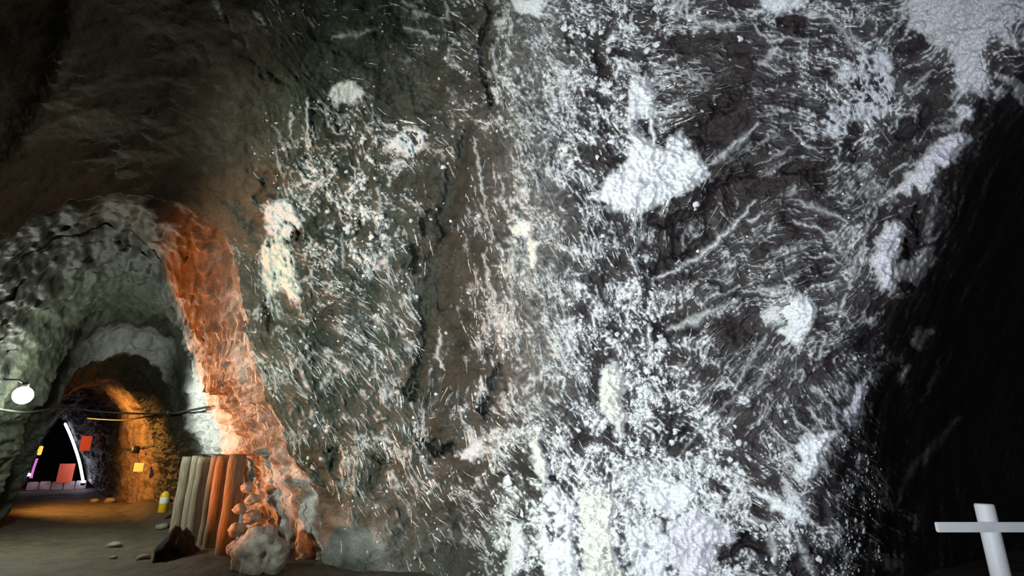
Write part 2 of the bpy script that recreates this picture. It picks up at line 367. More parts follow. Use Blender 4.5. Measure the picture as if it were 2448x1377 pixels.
def crust_mask():
    cov = bilin(COV, PX, PY)
    cleft = np.zeros(PX.shape)
    for pts, w, dep in CLEFTS:
        b = box_of(pts, w * 1.6)
        d, _ = seg_dist(pts, CX[b], CY[b])
        f = np.exp(-(d / (w * 0.62 * (.75 + .5 * np.clip(BLOTCH[b], -1, 1.4)))) ** 2 * 1.2)
        cleft[b] = np.maximum(cleft[b], dep * f)
        cov[b] *= 1 - 0.9 * sstep(f, .25, .8)
    n = np.sqrt(1 - GRAN) * STREAK * 0.85 + np.sqrt(.25 + .75 * GRAN) * GRAIN * .85 + 0.75 * BLOTCH
    U = 1 - uniform(n)
    m = np.clip((cov * .90 - U) / 0.50 + 0.36, 0, 1) * sstep(cov, .02, .16)
    m = m ** 1.45 * (0.52 + 0.48 * np.clip(0.5 + 0.5 * GRAIN, 0, 1)) * (.82 + .18 * sstep(GRAN, .2, .6))
    film = 0.09 * cov * np.clip(1 + .6 * BLOTCH, 0, 2)
    film = film + .20 * np.exp(-((PX - 850) / 120) ** 2 - ((PY - 1330) / 120) ** 2) * np.clip(1 + .4 * BLOTCH, .3, 2)      # paler patch of smooth grey rock at the foot of the face
    m = np.maximum(m, np.clip(film, 0, .35))
    col = GREYCOL
    m = m * (1 - col) + (.10 + .50 * m + .05 * np.clip(GRAIN, -1, 1.5)) * col          # the upright rib carries a thin greyish film
    strokeh = np.zeros(PX.shape)
    for pts, w, st in STROKES:
        b = box_of(pts, w * 2)
        d, t = seg_dist(pts, PX[b] + .7 * (WX[b] - PX[b]), PY[b] + .7 * (WY[b] - PY[b]))
        ww = w * .5 * (0.55 + 0.6 * np.sin(np.pi * np.clip(t, .05, .95)))
        f = np.exp(-(d / ww) ** 2)
        strokeh[b] = np.maximum(strokeh[b], f * st)
        m[b] = np.maximum(m[b], f * st * (0.75 + .25 * np.clip(GRAIN[b] * .5 + .5, 0, 1)))
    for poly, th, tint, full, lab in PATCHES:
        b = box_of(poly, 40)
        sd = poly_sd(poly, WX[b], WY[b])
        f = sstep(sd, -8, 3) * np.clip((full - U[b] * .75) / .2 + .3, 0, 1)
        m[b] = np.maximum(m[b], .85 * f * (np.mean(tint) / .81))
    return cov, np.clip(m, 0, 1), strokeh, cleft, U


COVER, CRUST, STROKEH, CLEFT, URANK = crust_mask()


def sample(grid, px, py):
    gx = np.clip((px - GX[0]) / STEP, 0, NX - 1.001); gy = np.clip((py - GY[0]) / STEP, 0, NY - 1.001)
    ix = gx.astype(int); iy = gy.astype(int); fx = gx - ix; fy = gy - iy
    return (grid[iy, ix] * (1 - fx) + grid[iy, ix + 1] * fx) * (1 - fy) + (grid[iy + 1, ix] * (1 - fx) + grid[iy + 1, ix + 1] * fx) * fy


def rock_colour(P, crust, warm=0.0, rock_tone=1.0):
    """albedo: dark salt rock, pale crust"""
    n = pn3(P / 0.9, 81)[..., None] * .5 + pn3(P / 0.25, 82)[..., None] * .5
    a = np.array([.025, .0185, .0200]); b = np.array([.042, .047, .035])
    side = sstep(-P[..., 0], -1.5, 2.5)[..., None]              # olive on the left half, darker purple-brown on the right
    rock = a * (1 - side) + b * side
    stain = pn3(P / .55, 84)[..., None] * .6 + pn3(P / .13, 85)[..., None] * .5 + pn3(P / .06, 86)[..., None] * .35
    rock = rock * np.clip(1 + .55 * n + .65 * stain * side, .2, 2.4)
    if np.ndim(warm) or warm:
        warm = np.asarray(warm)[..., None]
        rock = rock * (1 - warm) + np.array([.50, .36, .26]) * (1 + .5 * n) * warm  # warm share: orange lamplight put into the rock colour
    rock = rock * rock_tone  # even factor on the bare rock, below one for the tunnel lining
    white = np.array([.80, .81, .83]) * (1 + .06 * n)
    m = crust[..., None]
    return np.clip(rock * (1 - m) + white * m, 0.01, .92)

# ------------------------------------------------------------------ materials


def nodes_of(name):
    m = bpy.data.materials.new(name)
    m.use_nodes = True
    nt = m.node_tree
    return m, nt, nt.nodes['Principled BSDF']


def mat_rock(name='salt_rock', rough=.6, spec=.18, bump=.35, scale=38.0):
    m, nt, b = nodes_of(name)
    at = nt.nodes.new('ShaderNodeAttribute'); at.attribute_name = 'Col'
    tc = nt.nodes.new('ShaderNodeTexCoord')
    nz = nt.nodes.new('ShaderNodeTexNoise'); nz.inputs['Scale'].default_value = scale; nz.inputs['Detail'].default_value = 5
    nt.links.new(tc.outputs['Object'], nz.inputs['Vector'])
    mx = nt.nodes.new('ShaderNodeMix'); mx.data_type = 'RGBA'; mx.blend_type = 'MULTIPLY'; mx.inputs['Factor'].default_value = .8
    rp = nt.nodes.new('ShaderNodeValToRGB')
    rp.color_ramp.elements[0].position = .3; rp.color_ramp.elements[0].color = (.62, .62, .62, 1)
    rp.color_ramp.elements[1].position = .7; rp.color_ramp.elements[1].color = (1.25, 1.25, 1.25, 1)
    nt.links.new(nz.outputs['Fac'], rp.inputs['Fac'])
    nt.links.new(at.outputs['Color'], mx.inputs['A']); nt.links.new(rp.outputs['Color'], mx.inputs['B'])
    nt.links.new(mx.outputs['Result'], b.inputs['Base Color'])
    bp = nt.nodes.new('ShaderNodeBump'); bp.inputs['Strength'].default_value = bump; bp.inputs['Distance'].default_value = .02
    nt.links.new(nz.outputs['Fac'], bp.inputs['Height']); nt.links.new(bp.outputs['Normal'], b.inputs['Normal'])
    b.inputs['Roughness'].default_value = rough
    b.inputs['Specular IOR Level'].default_value = spec
    return m


def mat_plain(name, color, rough=.6, metal=0.0, noise=.25, scale=30.0, bump=.2, stretch=(1, 1, 1), emit=0.0):
    m, nt, b = nodes_of(name)
    tc = nt.nodes.new('ShaderNodeTexCoord')
    mp = nt.nodes.new('ShaderNodeMapping'); mp.inputs['Scale'].default_value = stretch
    nz = nt.nodes.new('ShaderNodeTexNoise'); nz.inputs['Scale'].default_value = scale; nz.inputs['Detail'].default_value = 4
    nt.links.new(tc.outputs['Object'], mp.inputs['Vector']); nt.links.new(mp.outputs['Vector'], nz.inputs['Vector'])
    rp = nt.nodes.new('ShaderNodeValToRGB')
    lo = [c * (1 - noise) for c in color]; hi = [min(1, c * (1 + noise)) for c in color]
    rp.color_ramp.elements[0].position = .3; rp.color_ramp.elements[0].color = (*lo, 1)
    rp.color_ramp.elements[1].position = .7; rp.color_ramp.elements[1].color = (*hi, 1)
    nt.links.new(nz.outputs['Fac'], rp.inputs['Fac']); nt.links.new(rp.outputs['Color'], b.inputs['Base Color'])
    if bump:
        bp = nt.nodes.new('ShaderNodeBump'); bp.inputs['Strength'].default_value = bump; bp.inputs['Distance'].default_value = .01
        nt.links.new(nz.outputs['Fac'], bp.inputs['Height']); nt.links.new(bp.outputs['Normal'], b.inputs['Normal'])
    b.inputs['Roughness'].default_value = rough
    b.inputs['Metallic'].default_value = metal
    if emit:
        b.inputs['Emission Color'].default_value = (*color, 1)
        b.inputs['Emission Strength'].default_value = emit
    return m


M_ROCK = mat_rock()
M_CRUST = mat_rock('salt_crust', .6, .3, .45, 55.0)


def mesh_obj(name, verts, faces, mat, colors=None, parent=None, smooth=True):
    me = bpy.data.meshes.new(name)
    verts = np.ascontiguousarray(verts, np.float32).reshape(-1, 3)
    faces = np.ascontiguousarray(faces, np.int32)
    me.vertices.add(len(verts)); me.vertices.foreach_set('co', verts.ravel())
    nf, k = faces.shape
    me.loops.add(nf * k); me.loops.foreach_set('vertex_index', faces.ravel())
    me.polygons.add(nf); me.polygons.foreach_set('loop_start', np.arange(0, nf * k, k, dtype=np.int32))
    me.update(calc_edges=True)
    me.polygons.foreach_set('use_smooth', np.full(nf, smooth))
    if colors is not None:
        ca = me.color_attributes.new('Col', 'FLOAT_COLOR', 'POINT')
        c4 = np.ones((len(verts), 4), np.float32); c4[:, :3] = np.asarray(colors, np.float32).reshape(-1, 3)
        ca.data.foreach_set('color', c4.ravel())
    me.materials.append(mat)
    o = bpy.data.objects.new(name, me)
    COL.objects.link(o)
    if parent is not None:
        o.parent = parent
    return o


def compact(V, C, faces):
    used = np.unique(faces)
    idx = np.full(len(V), -1, np.int64); idx[used] = np.arange(len(used))
    return V[used], (None if C is None else C[used]), idx[faces]


def struct(o, label=None):
    o['kind'] = 'structure'
    if label:
        o['label'] = label
    return o


def tag(o, label, cat, group=None):
    o['label'] = label; o['category'] = cat
    if group:
        o['group'] = group
    return o


def empty(name, loc=(0, 0, 0)):
    o = bpy.data.objects.new(name, None)
    o.location = loc
    COL.objects.link(o)
    return o


# ------------------------------------------------------------------ the rock face: one surface from the portal to the dark side
R0_PX = [(775, 1345), (770, 1260), (762, 1190), (735, 1140), (702, 1095), (680, 1035), (640, 960), (607, 880), (592, 800), (574, 700), (560, 600), (520, 540), (450, 500), (350, 470), (250, 467), (120, 500), (30, 555)]
R0_LEFT = [(-1.5, 3.5), (-2.2, 2.2), (-2.6, 1.0), (-2.8, -0.5)]
S0 = 9.0


def depth_at(px, py, s):
    r = ray(px, py)
    return s / (r[0] * D2[0] + r[1] * D2[1])


ctrl = [(x, y, depth_at(x, y, S0)) for x, y in R0_PX]
for lat, z in R0_LEFT:
    q = slz(S0, lat, z); x, y = project(q)
    ctrl.append((float(x), float(y), float((q[1]) * CP + (q[2] - CAMZ) * SP)))
ctrl += [
    # right rib where the lit face turns away
    (1985, 1400, 4.95), (2020, 1250, 5.05), (2050, 1050, 5.2), (2090, 900, 5.25), (2180, 700, 5.15), (2280, 520, 4.95), (2350, 340, 4.75), (2470, 200, 4.6), (2000, 600, 5.5), (2120, 430, 5.25), (1940, 1000, 5.45), (2200, 250, 5.1), (2700, 60, 4.4), (1975, 1740, 4.8),
    # the dark side beyond it
    (2150, 1050, 6.8), (2200, 1300, 7.4), (2300, 1050, 8.8), (2448, 1000, 9.5), (2448, 1300, 9.5), (2300, 700, 6.8), (2448, 700, 8.8), (2450, 420, 6.6), (2650, 420, 8.0), (2880, 700, 11), (2880, 1300, 12), (2300, 1700, 8.5), (2880, 1740, 12),
    # lit face
    (1224, 1377, 6.3), (1224, 1050, 6.65), (1222, 688, 6.8), (1215, 350, 6.7), (1215, 0, 6.4), (1500, 1377, 5.7), (1500, 1000, 6.1), (1500, 688, 6.3), (1500, 300, 6.2), (1500, 0, 5.9),
    (1800, 1300, 5.3), (1800, 1000, 5.6), (1800, 688, 5.75), (1900, 300, 5.5), (1850, 0, 5.3), (2200, 0, 4.9), (2500, -250, 4.2), (1500, -400, 5.0), (1000, -400, 5.3), (2880, -400, 3.6),
    # left of the upright rib
    (1160, 1300, 7.1), (1150, 1000, 7.5), (1150, 688, 7.7), (1155, 350, 7.5), (1160, 0, 7.0), (1120, 1300, 7.5), (1060, 1000, 7.95), (1060, 688, 8.15), (1060, 350, 7.9), (1080, 0, 7.3), (900, 1300, 7.9), (900, 1000, 8.35), (900, 688, 8.5), (900, 300, 8.1), (900, 0, 7.0),
    (760, 700, 8.5), (740, 400, 8.2), (700, 900, 8.5), (820, 1150, 8.3), (650, 300, 7.7), (600, 0, 6.3), (300, 250, 6.7), (300, 0, 5.7), (0, 0, 5.2), (0, 300, 6.0), (-300, 300, 5.6), (-300, -300, 4.4), (300, -400, 4.5),
    (-420, 700, 5.5), (1224, 1740, 6.0), (800, 1740, 6.9), (1600, 1740, 5.2),
]
ctrl = np.array(ctrl)


def tps_fit(c, lam=0.02):
    n = len(c)
    xy = c[:, :2] / 500.0
    d2 = ((xy[:, None] - xy[None]) ** 2).sum(-1)
    K = .5 * d2 * np.log(d2 + 1e-12) + lam * np.eye(n)
    Pm = np.c_[np.ones(n), xy]
    A = np.zeros((n + 3, n + 3)); A[:n, :n] = K; A[:n, n:] = Pm; A[n:, :n] = Pm.T
    return xy, np.linalg.solve(A, np.r_[c[:, 2], 0, 0, 0])


def tps_eval(fit, x, y):
    xy, w = fit
    x = x / 500.0; y = y / 500.0
    r = w[-3] + w[-2] * x + w[-1] * y
    for (a, b), k in zip(xy, w):
        d2 = (x - a) ** 2 + (y - b) ** 2
        r = r + k * .5 * d2 * np.log(d2 + 1e-12)
    return r


fit = tps_fit(ctrl)
sub = 6
T = tps_eval(fit, PX[::sub, ::sub], PY[::sub, ::sub])


def upsample(a, k):
    yy = np.clip(np.arange(NY) / k, 0, a.shape[0] - 1.001); xx = np.clip(np.arange(NX) / k, 0, a.shape[1] - 1.001)
    iy = yy.astype(int)[:, None]; ix = xx.astype(int)[None]; fy = (yy - yy.astype(int))[:, None]; fx = (xx - xx.astype(int))[None]
    return (a[iy, ix] * (1 - fx) + a[iy, ix + 1] * fx) * (1 - fy) + (a[iy + 1, ix] * (1 - fx) + a[iy + 1, ix + 1] * fx) * fy


T = np.clip(upsample(T, sub), 3.0, 14.0)
# hollow in the roof at the far left
roof_d, _ = seg_dist([(200, -200), (170, 60), (140, 180), (60, 320), (-40, 480)], WX, WY)
roof_side = poly_sd([(200, -300), (170, 60), (140, 180), (60, 320), (-100, 520), (-500, 520), (-500, -300)], PX + .5 * (WX - PX), PY + .5 * (WY - PY))
T = T + .07 * sstep(roof_side, -20, 60) - .03 * np.exp(-(roof_d / 30) ** 2)
portal = poly_sd(R0_PX + [(-460, 700), (-460, 1760), (700, 1760)], PX + 12 * pn2(PXF / 45, PYF / 45, 78) + 6 * pn2(PXF / 17, PYF / 17, 79), PY + 12 * pn2(PXF / 45, PYF / 45, 80) + 6 * pn2(PXF / 17, PYF / 17, 83))
_gy, _gx = np.gradient(portal)
_gn = np.hypot(_gx, _gy) + 1e-6
_mv = np.where((portal > 0) & (portal < 9), portal, 0)
PXS = PX - _mv * _gx / _gn; PYS = PY - _mv * _gy / _gn            # the rim of the hole follows its outline
RAY = ray(PXS, PYS)
CAM = np.array([0, 0, CAMZ])
P0 = CAM + RAY * T[..., None]
RLEN = np.linalg.norm(RAY, axis=-1)
calm = sstep(np.abs(portal), 0, 60)                      # the edge of the portal stays on its outline
AMPS = [(1.4, .16), (.55, .10), (.24, .055), (.11, .028), (.05, .012)]
left_soft = 1 - .35 * sstep(-PX, -620, -480)
HGT = relief(P0, AMPS) * (.35 + .65 * calm) * left_soft
HGT = HGT + .009 * np.clip(STREAK, -2, 2) * (1 - GRAN) * sstep(PX, 560, 640) + .006 * np.clip(GRAIN, -2, 2) * sstep(PX, 560, 640)
HGT = HGT + .035 * CRUST + .03 * STROKEH - CLEFT
TD = T - HGT / RLEN
P1 = CAM + RAY * TD[..., None]
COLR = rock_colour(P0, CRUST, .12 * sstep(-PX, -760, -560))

FI = np.arange(NX * NY).reshape(NY, NX)
quads = np.stack([FI[:-1, :-1], FI[1:, :-1], FI[1:, 1:], FI[:-1, 1:]], -1)
cxm = PX[:-1, :-1] + STEP / 2; cym = PY[:-1, :-1] + STEP / 2
keep = (portal[:-1, :-1] < 2) & (P1[:-1, :-1, 2] > -0.35)
wob = 60 * pn2(PXF / 130, PYF / 130, 90)[:-1, :-1]
is_ceil = ((cxm + wob < 620) & (cym + wob < 560)) | (cym + wob < -60)
edge_x = np.interp(cym, [-420, 60, 200, 340, 520, 700, 900, 1050, 1250, 1400, 1740], [2990, 2720, 2490, 2360, 2285, 2190, 2115, 2065, 2035, 2000, 1990])
is_dark = (cxm + .25 * wob > edge_x + 14) & ~is_ceil
V = P1.reshape(-1, 3); C = COLR.reshape(-1, 3)


def piece(name, mask, label):
    f = quads[mask & keep]
    v, c, f = compact(V, C, f)
    return struct(mesh_obj(name, v, f, M_ROCK, c), label)


wall_back = piece('wall_back', ~is_ceil & ~is_dark, 'dark salt rock face scored by pick marks and blotched with white salt crust')
ceiling = piece('ceiling', is_ceil, 'dim olive rock vault above the tunnel mouth')
wall_right = piece('wall_right', is_dark, 'black unlit rock beyond the edge of the lit face')


def crust_patch(poly, th, tint, full, label):
    b = box_of(poly, 30)
    sd = poly_sd(poly, WX[b], WY[b])
    hole = (URANK[b] * .8 > full) & (sd < 60)
    sd = np.where(hole, -1.5, sd)
    lump = .5 + .5 * np.clip(GRAIN[b] * .45 + .4 * BLOTCH[b] * .5, -1, 1)
    h = th * sstep(sd, 0, 11) * (.45 + .75 * lump) - .012 + .012 * sstep(sd, -2, 3)
    t = TD[b] - h / RLEN[b]
    p = (CAM + RAY[b] * t[..., None])
    ny, nx = sd.shape
    idx = np.arange(ny * nx).reshape(ny, nx)
    q = np.stack([idx[:-1, :-1], idx[1:, :-1], idx[1:, 1:], idx[:-1, 1:]], -1)
    mx = np.maximum(np.maximum(sd[:-1, :-1], sd[1:, :-1]), np.maximum(sd[1:, 1:], sd[:-1, 1:]))
    f = q[mx > 0]
    if len(f) < 4:
        return
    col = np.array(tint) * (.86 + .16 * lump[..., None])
    v, c, f = compact(p.reshape(-1, 3), col.reshape(-1, 3), f)
    cx = np.mean([a for a, _ in poly]); cy = np.mean([a for _, a in poly])
    ex = np.interp(cy, [-420, 60, 200, 340, 520, 700, 900, 1050, 1250, 1400, 1740], [2990, 2720, 2490, 2360, 2285, 2190, 2115, 2065, 2035, 2000, 1990])
    o = mesh_obj('salt_crust', v, f, M_CRUST, c, parent=wall_right if cx > ex + 14 else wall_back)
    o['label'] = label


for a in PATCHES:
    crust_patch(*a)

# ------------------------------------------------------------------ tunnel: cross-sections lofted along its axis
LC, ZC = 0.95, 1.5   # middle of the cross-sections
THETA = np.radians(np.linspace(-50, 232, 560))


def ring(s, pts, right=(), left=()):
    w = list(right)
    for x, y in pts:
        p = at_s(np.float64(x), np.float64(y), s)
        w.append((p[0] * N2[0] + p[1] * N2[1], p[2]))
    w += list(left)
    w = np.array(w, float)
    # refine the outline before going polar
    q = []
    for a, b in zip(w[:-1], w[1:]):
        for k in range(12):
            q.append(a + (b - a) * k / 12)
    q.append(w[-1]); q = np.array(q)
    th = np.arctan2(q[:, 1] - ZC, q[:, 0] - LC)
    th = np.where(th < -np.pi / 2 - .2, th + 2 * np.pi, th)
    r = np.hypot(q[:, 1] - ZC, q[:, 0] - LC)
    o = np.argsort(th)
    r = np.interp(THETA, th[o], r[o])
    k = np.ones(7) / 7
    return np.convolve(np.pad(r, 3, mode='edge'), k, 'valid')


r0 = ring(9.0, R0_PX, [(3.7, -.5)], R0_LEFT)
r1 = ring(10.3, [(576, 1090), (556, 1010), (528, 940), (490, 870), (457, 790), (440, 740), (412, 650), (385, 590), (330, 540), (240, 525), (130, 545), (40, 600)], [(2.75, -.5), (2.7, .3), (2.62, 1.45)], [(-1.4, 3.3), (-2.0, 2.0), (-2.3, -.5)])
r2 = ring(16.7, [(450, 1190), (448, 1100), (435, 960), (418, 870), (398, 818), (352, 792), (290, 780), (220, 792), (150, 835), (92, 925), (20, 1060), (-60, 1240)], [(2.95, -.5)], [(-1.0, -.5)])
rb = ring(15.2, [(452, 1190), (450, 1100), (440, 960), (427, 865), (402, 780), (350, 725), (290, 708), (220, 722), (190, 780), (168, 845), (130, 905), (85, 1000), (30, 1130), (-30, 1260)], [(2.95, -.5)], [(-.75, -.5)])
r3 = ring(17.2, [(432, 1200), (428, 1100), (422, 1030), (403, 930), (380, 885), (345, 858), (290, 838), (235, 848), (195, 875), (170, 905), (120, 1000), (60, 1130), (0, 1250)], [(2.9, -.5)], [(-.45, -.5)])
r4 = ring(20.0, [(376, 1190), (374, 1122), (361, 1012), (340, 973), (308, 934), (265, 905), (225, 905)], [(2.75, -.5)], [(.0, 3.2), (-.35, 1.6), (-.55, -.5)])
r4b = ring(20.5, [(376, 1190), (374, 1122), (361, 1012), (340, 973), (308, 934), (265, 900), (215, 905)], [(2.85, -.5)], [(-.6, 3.0), (-.9, 1.6), (-1.0, -.5)])
r5 = ring(26.0, [(285, 1182), (290, 1110), (290, 1005), (277, 973), (248, 952), (209, 929), (180, 935)], [(2.2, -.5)], [(-.5, 2.6), (-.9, 1.2), (-1.0, -.5)])
r6 = ring(36.0, [(204, 1160), (199, 1120), (182, 1070), (158, 1010), (141, 1000), (118, 1030), (95, 1080), (66, 1150)], [(1.9, -.5)], [(-.6, -.5)])
RINGS = [(8.95, r0 * 1.09), (9.12, r0 * 1.035), (9.4, r0 * 1.004), (10.3, r1), (14.3, r1 * .12 + r2 * .88), (15.2, rb), (15.6, r2), (16.9, r2), (17.15, r3), (20.0, r4), (20.4, r4b), (26.0, r5), (26.4, r5 * .97), (35.6, r6 * 1.05), (36.0, r6), (37.0, r6 * 1.3), (46.0, r6 * 1.3)]
SS = np.concatenate([np.arange(8.95, 10.6, .022), np.arange(10.6, 16.85, .036), np.arange(16.85, 17.3, .012), np.arange(17.3, 20.5, .06), np.arange(20.5, 36.2, .09), np.arange(36.2, 46.01, .4)])
sk = [a for a, _ in RINGS]
RR = np.array([[0.0] * len(THETA)] * len(SS))
rk = np.array([b for _, b in RINGS])
for j in range(len(THETA)):
    RR[:, j] = np.interp(SS, sk, rk[:, j])


# the wall steps back behind the timber
z_r = ZC + RR * np.sin(THETA)[None]
RR = RR + .28 * sstep(-z_r, -1.62, -1.5) * (np.cos(THETA)[None] > 0) * (sstep(SS, 9.7, 10.1) * sstep(-SS, -15.4, -14.6))[:, None]


def loft_points(Rm):
    lat = LC + Rm * np.cos(THETA)[None]; z = ZC + Rm * np.sin(THETA)[None]
    s = SS[:, None] + 0 * Rm
    return np.stack([s * D2[0] + lat * N2[0], s * D2[1] + lat * N2[1], z], -1), lat


L0, LAT = loft_points(RR)
lpx, lpy = project(L0)
near = sstep(-SS[:, None] + 0 * RR, -15.2, -13.8)
lcr = sample(CRUST, lpx, lpy) * near * (.35 + .65 * sstep(lpx, 380, 480))
# the plaster-pale salt of the right wall above the timber and the flowstone at the pillar foot
zz = L0[..., 2]
sgrid = SS[:, None] + 0 * RR
tn = pn3(L0 / .35, 91) * .5 + pn3(L0 / .12, 92) * .4
pale = sstep(sgrid, 10.3, 10.7) * sstep(-sgrid, -15.0, -14.2) * sstep(zz, 1.45, 1.6) * sstep(-zz, -3.6, -2.9) * (LAT > 1) * np.clip(.86 + .35 * tn, 0, 1)
flow = sstep(-sgrid, -10.5, -10.1) * (LAT > 1.5) * sstep(-zz, -2.2, -1.2) * sstep(pn3(L0 * np.array([5.5, 5.5, .55]), 93) + .25 * tn, -.22, .22)
rim = .30 * sstep(LAT, .0, .9) * sstep(-LAT, -2.3, -1.9) * sstep(sgrid, 15.9, 16.6) * sstep(-sgrid, -17.35, -17.15) * np.clip(.8 + .5 * tn, 0, 1)      # lamplight on the face of the first arch, put into its colour
lcr = np.clip(np.maximum(np.maximum(lcr * (.15 + .6 * sstep(LAT, 1.2, 2.0)), pale), np.maximum(flow * .8, rim)), 0, 1)
warm = sstep(-sgrid, -10.8, -10.2) * sstep(LAT, -.6, 1.0) * .85 + sstep(sgrid, 19.5, 21) * sstep(-sgrid, -27, -25) * .9  # pillar and passage where sodium light falls, brightened by an orange albedo
calm_l = .35 + .65 * sstep(sgrid, 9.0, 9.6)
LA = np.stack([sgrid * .4, LAT, zz], -1)                 # the bedding runs along the tunnel
lh = relief(LA, [(1.6, .13), (.6, .12), (.25, .085), (.11, .042), (.05, .022)]) * calm_l
# upright ribs of flowstone along the pillar
groove = pn3(L0 * np.array([3.2, 3.2, .5]), 95)
lh = lh + .13 * groove * sstep(-sgrid, -10.6, -10.0) * (LAT > 1.2) * sstep(sgrid, 9.05, 9.3)
lh = lh + relief(L0, [(.14, .06), (.06, .035)]) * sstep(-sgrid, -10.9, -10.4) * (LAT > 1) * sstep(sgrid, 9.1, 9.4)
lh = lh + .03 * lcr
L1, _ = loft_points(RR - lh)
ax = (.09 * pn3(L0 / .3, 110) + .05 * pn3(L0 / .12, 111)) * sstep(sgrid, 9.5, 10.2)
L1[..., 0] += D2[0] * ax; L1[..., 1] += D2[1] * ax
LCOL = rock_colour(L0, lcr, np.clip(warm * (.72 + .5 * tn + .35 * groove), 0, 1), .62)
ns, nt_ = RR.shape
LI = np.arange(ns * nt_).reshape(ns, nt_)
lq = np.stack([LI[:-1, :-1], LI[:-1, 1:], LI[1:, 1:], LI[1:, :-1]], -1)
lz = L1[:-1, :-1, 2]
lkeep = lz > -.35
for nm, a, b, lab in (('wall_tunnel', 0, 16.75, 'vaulted tunnel wall from the orange-lit pillar to the first dark arch'), ('wall_passage', 16.75, 26.2, 'narrower vaulted passage with an orange-lit right side'), ('wall_end', 26.2, 60, 'dark far tunnel narrowing to a tent-shaped opening')):
    msk = ((SS[:-1] >= a) & (SS[:-1] < b))[:, None] & lkeep
    v, c, f = compact(L1.reshape(-1, 3), LCOL.reshape(-1, 3), lq[msk])
    o = struct(mesh_obj(nm, v, f, M_ROCK, c), lab)
    if nm == 'wall_tunnel':
        wall_tunnel = o
# closing face far behind the opening
bv = [slz(46, -3, -.4), slz(46, 4, -.4), slz(46, 4, 5), slz(46, -3, 5), slz(46.5, -3, -.4), slz(46.5, 4, -.4), slz(46.5, 4, 5), slz(46.5, -3, 5)]
M_BLACK = mat_plain('black_cap', (.012, .011, .011), .9)  # one even near-black tone for the closing face
struct(mesh_obj('wall_far', np.array(bv), np.array([[0, 3, 2, 1], [4, 5, 6, 7], [0, 1, 5, 4], [2, 3, 7, 6], [1, 2, 6, 5], [0, 4, 7, 3]]), M_BLACK, smooth=False), 'black rock at the end of the tunnel')

# ------------------------------------------------------------------ floor
M_FLOOR = mat_rock('packed_earth', .75, .3, .5, 22.0)
fs = np.concatenate([np.arange(-4, 6, .12), np.arange(6, 18, .05), np.arange(18, 46.2, .14)])
fl = np.concatenate([np.arange(-7, -2.6, .15), np.arange(-2.6, 4, .04), np.arange(4, 15, .12)])
FS, FL = np.meshgrid(fs, fl, indexing='ij')
FP = np.stack([FS * D2[0] + FL * N2[0], FS * D2[1] + FL * N2[1], 0 * FS], -1)
fz = relief(FP * np.array([1, 1, 1]) + np.array([3, 7, .3]), [(1.8, .05), (.6, .03), (.2, .018), (.08, .008)])
# earth banked up along the right wall and the dark heap by the timber
fz = fz + .30 * sstep(FL, 2.0, 2.7) * sstep(FS, 13.5, 16) * sstep(-FS, -24, -20)
fz = fz + .10 * sstep(-np.abs(FL - 2.3), -.7, -.1) * sstep(-np.abs(FS - 10.5), -2.5, -.5)
FP[..., 2] = fz
fn = (pn3(FP / .5, 96) * .5 + pn3(FP / .13, 97) * .5)[..., None]
FC = np.array([.085, .072, .052]) * (1 + .55 * fn)
FIx = np.arange(FS.size).reshape(FS.shape)
fq = np.stack([FIx[:-1, :-1], FIx[1:, :-1], FIx[1:, 1:], FIx[:-1, 1:]], -1).reshape(-1, 4)
struct(mesh_obj('floor', FP.reshape(-1, 3), fq[:, ::-1] if D2[0] * N2[1] - D2[1] * N2[0] < 0 else fq, M_FLOOR, np.clip(FC, .02, .6).reshape(-1, 3)), 'trodden brown earth floor of the tunnel')


def floor_z(s, lat):
    i = int(np.argmin(abs(fs - s))); j = int(np.argmin(abs(fl - lat)))
    return float(fz[i, j])


# ------------------------------------------------------------------ shape helpers
def ico(sub=2):
    bm = bmesh.new(); bmesh.ops.create_icosphere(bm, subdivisions=sub, radius=1)
    v = np.array([x.co[:] for x in bm.verts]); f = np.array([[y.index for y in x.verts] for x in bm.faces]); bm.free()
    return v, f


ICO = {k: ico(k) for k in (1, 2, 3, 4)}


def lump(radii, seed, sub=3, rough=.22, flat=0.0):
    v, f = ICO[sub]
    n = pn3(v * 1.1 + seed * 3.7, 100) * 1.0 + pn3(v * 2.3 + seed * 3.7, 101) * .55 + pn3(v * 5 + seed, 102) * .3 + pn3(v * 10 + seed, 103) * (.22 if sub > 3 else 0)
    w = v * (1 + rough * n)[:, None]
    if flat:
        w[:, 2] = np.maximum(w[:, 2], -flat)
    return w * np.array(radii), f


def rod(path, rad, seg=12, cap=True, squash=None):
    """tube along points; rad a number or one per point"""
    P = [Vector(p) for p in path]
    n = len(P)
    rs = [rad] * n if np.isscalar(rad) else list(rad)
    vs = []
    up = None
    for i in range(n):
        t = (P[min(i + 1, n - 1)] - P[max(i - 1, 0)]).normalized()
        if up is None:
            up = Vector((0, 0, 1)) if abs(t.z) < .9 else Vector((1, 0, 0))
        a = (up - t * up.dot(t)).normalized(); up = a
        b = t.cross(a)
        for k in range(seg):
            th = 2 * math.pi * k / seg
            vs.append(P[i] + (a * math.cos(th) + b * math.sin(th)) * rs[i])
    fs_ = []
    for i in range(n - 1):
        for k in range(seg):
            fs_.append((i * seg + k, i * seg + (k + 1) % seg, (i + 1) * seg + (k + 1) % seg, (i + 1) * seg + k))
    me = bpy.data.meshes.new('rod')
    if cap:
        fs_.append(tuple(range(seg - 1, -1, -1))); fs_.append(tuple((n - 1) * seg + k for k in range(seg)))
    return [tuple(v) for v in vs], fs_


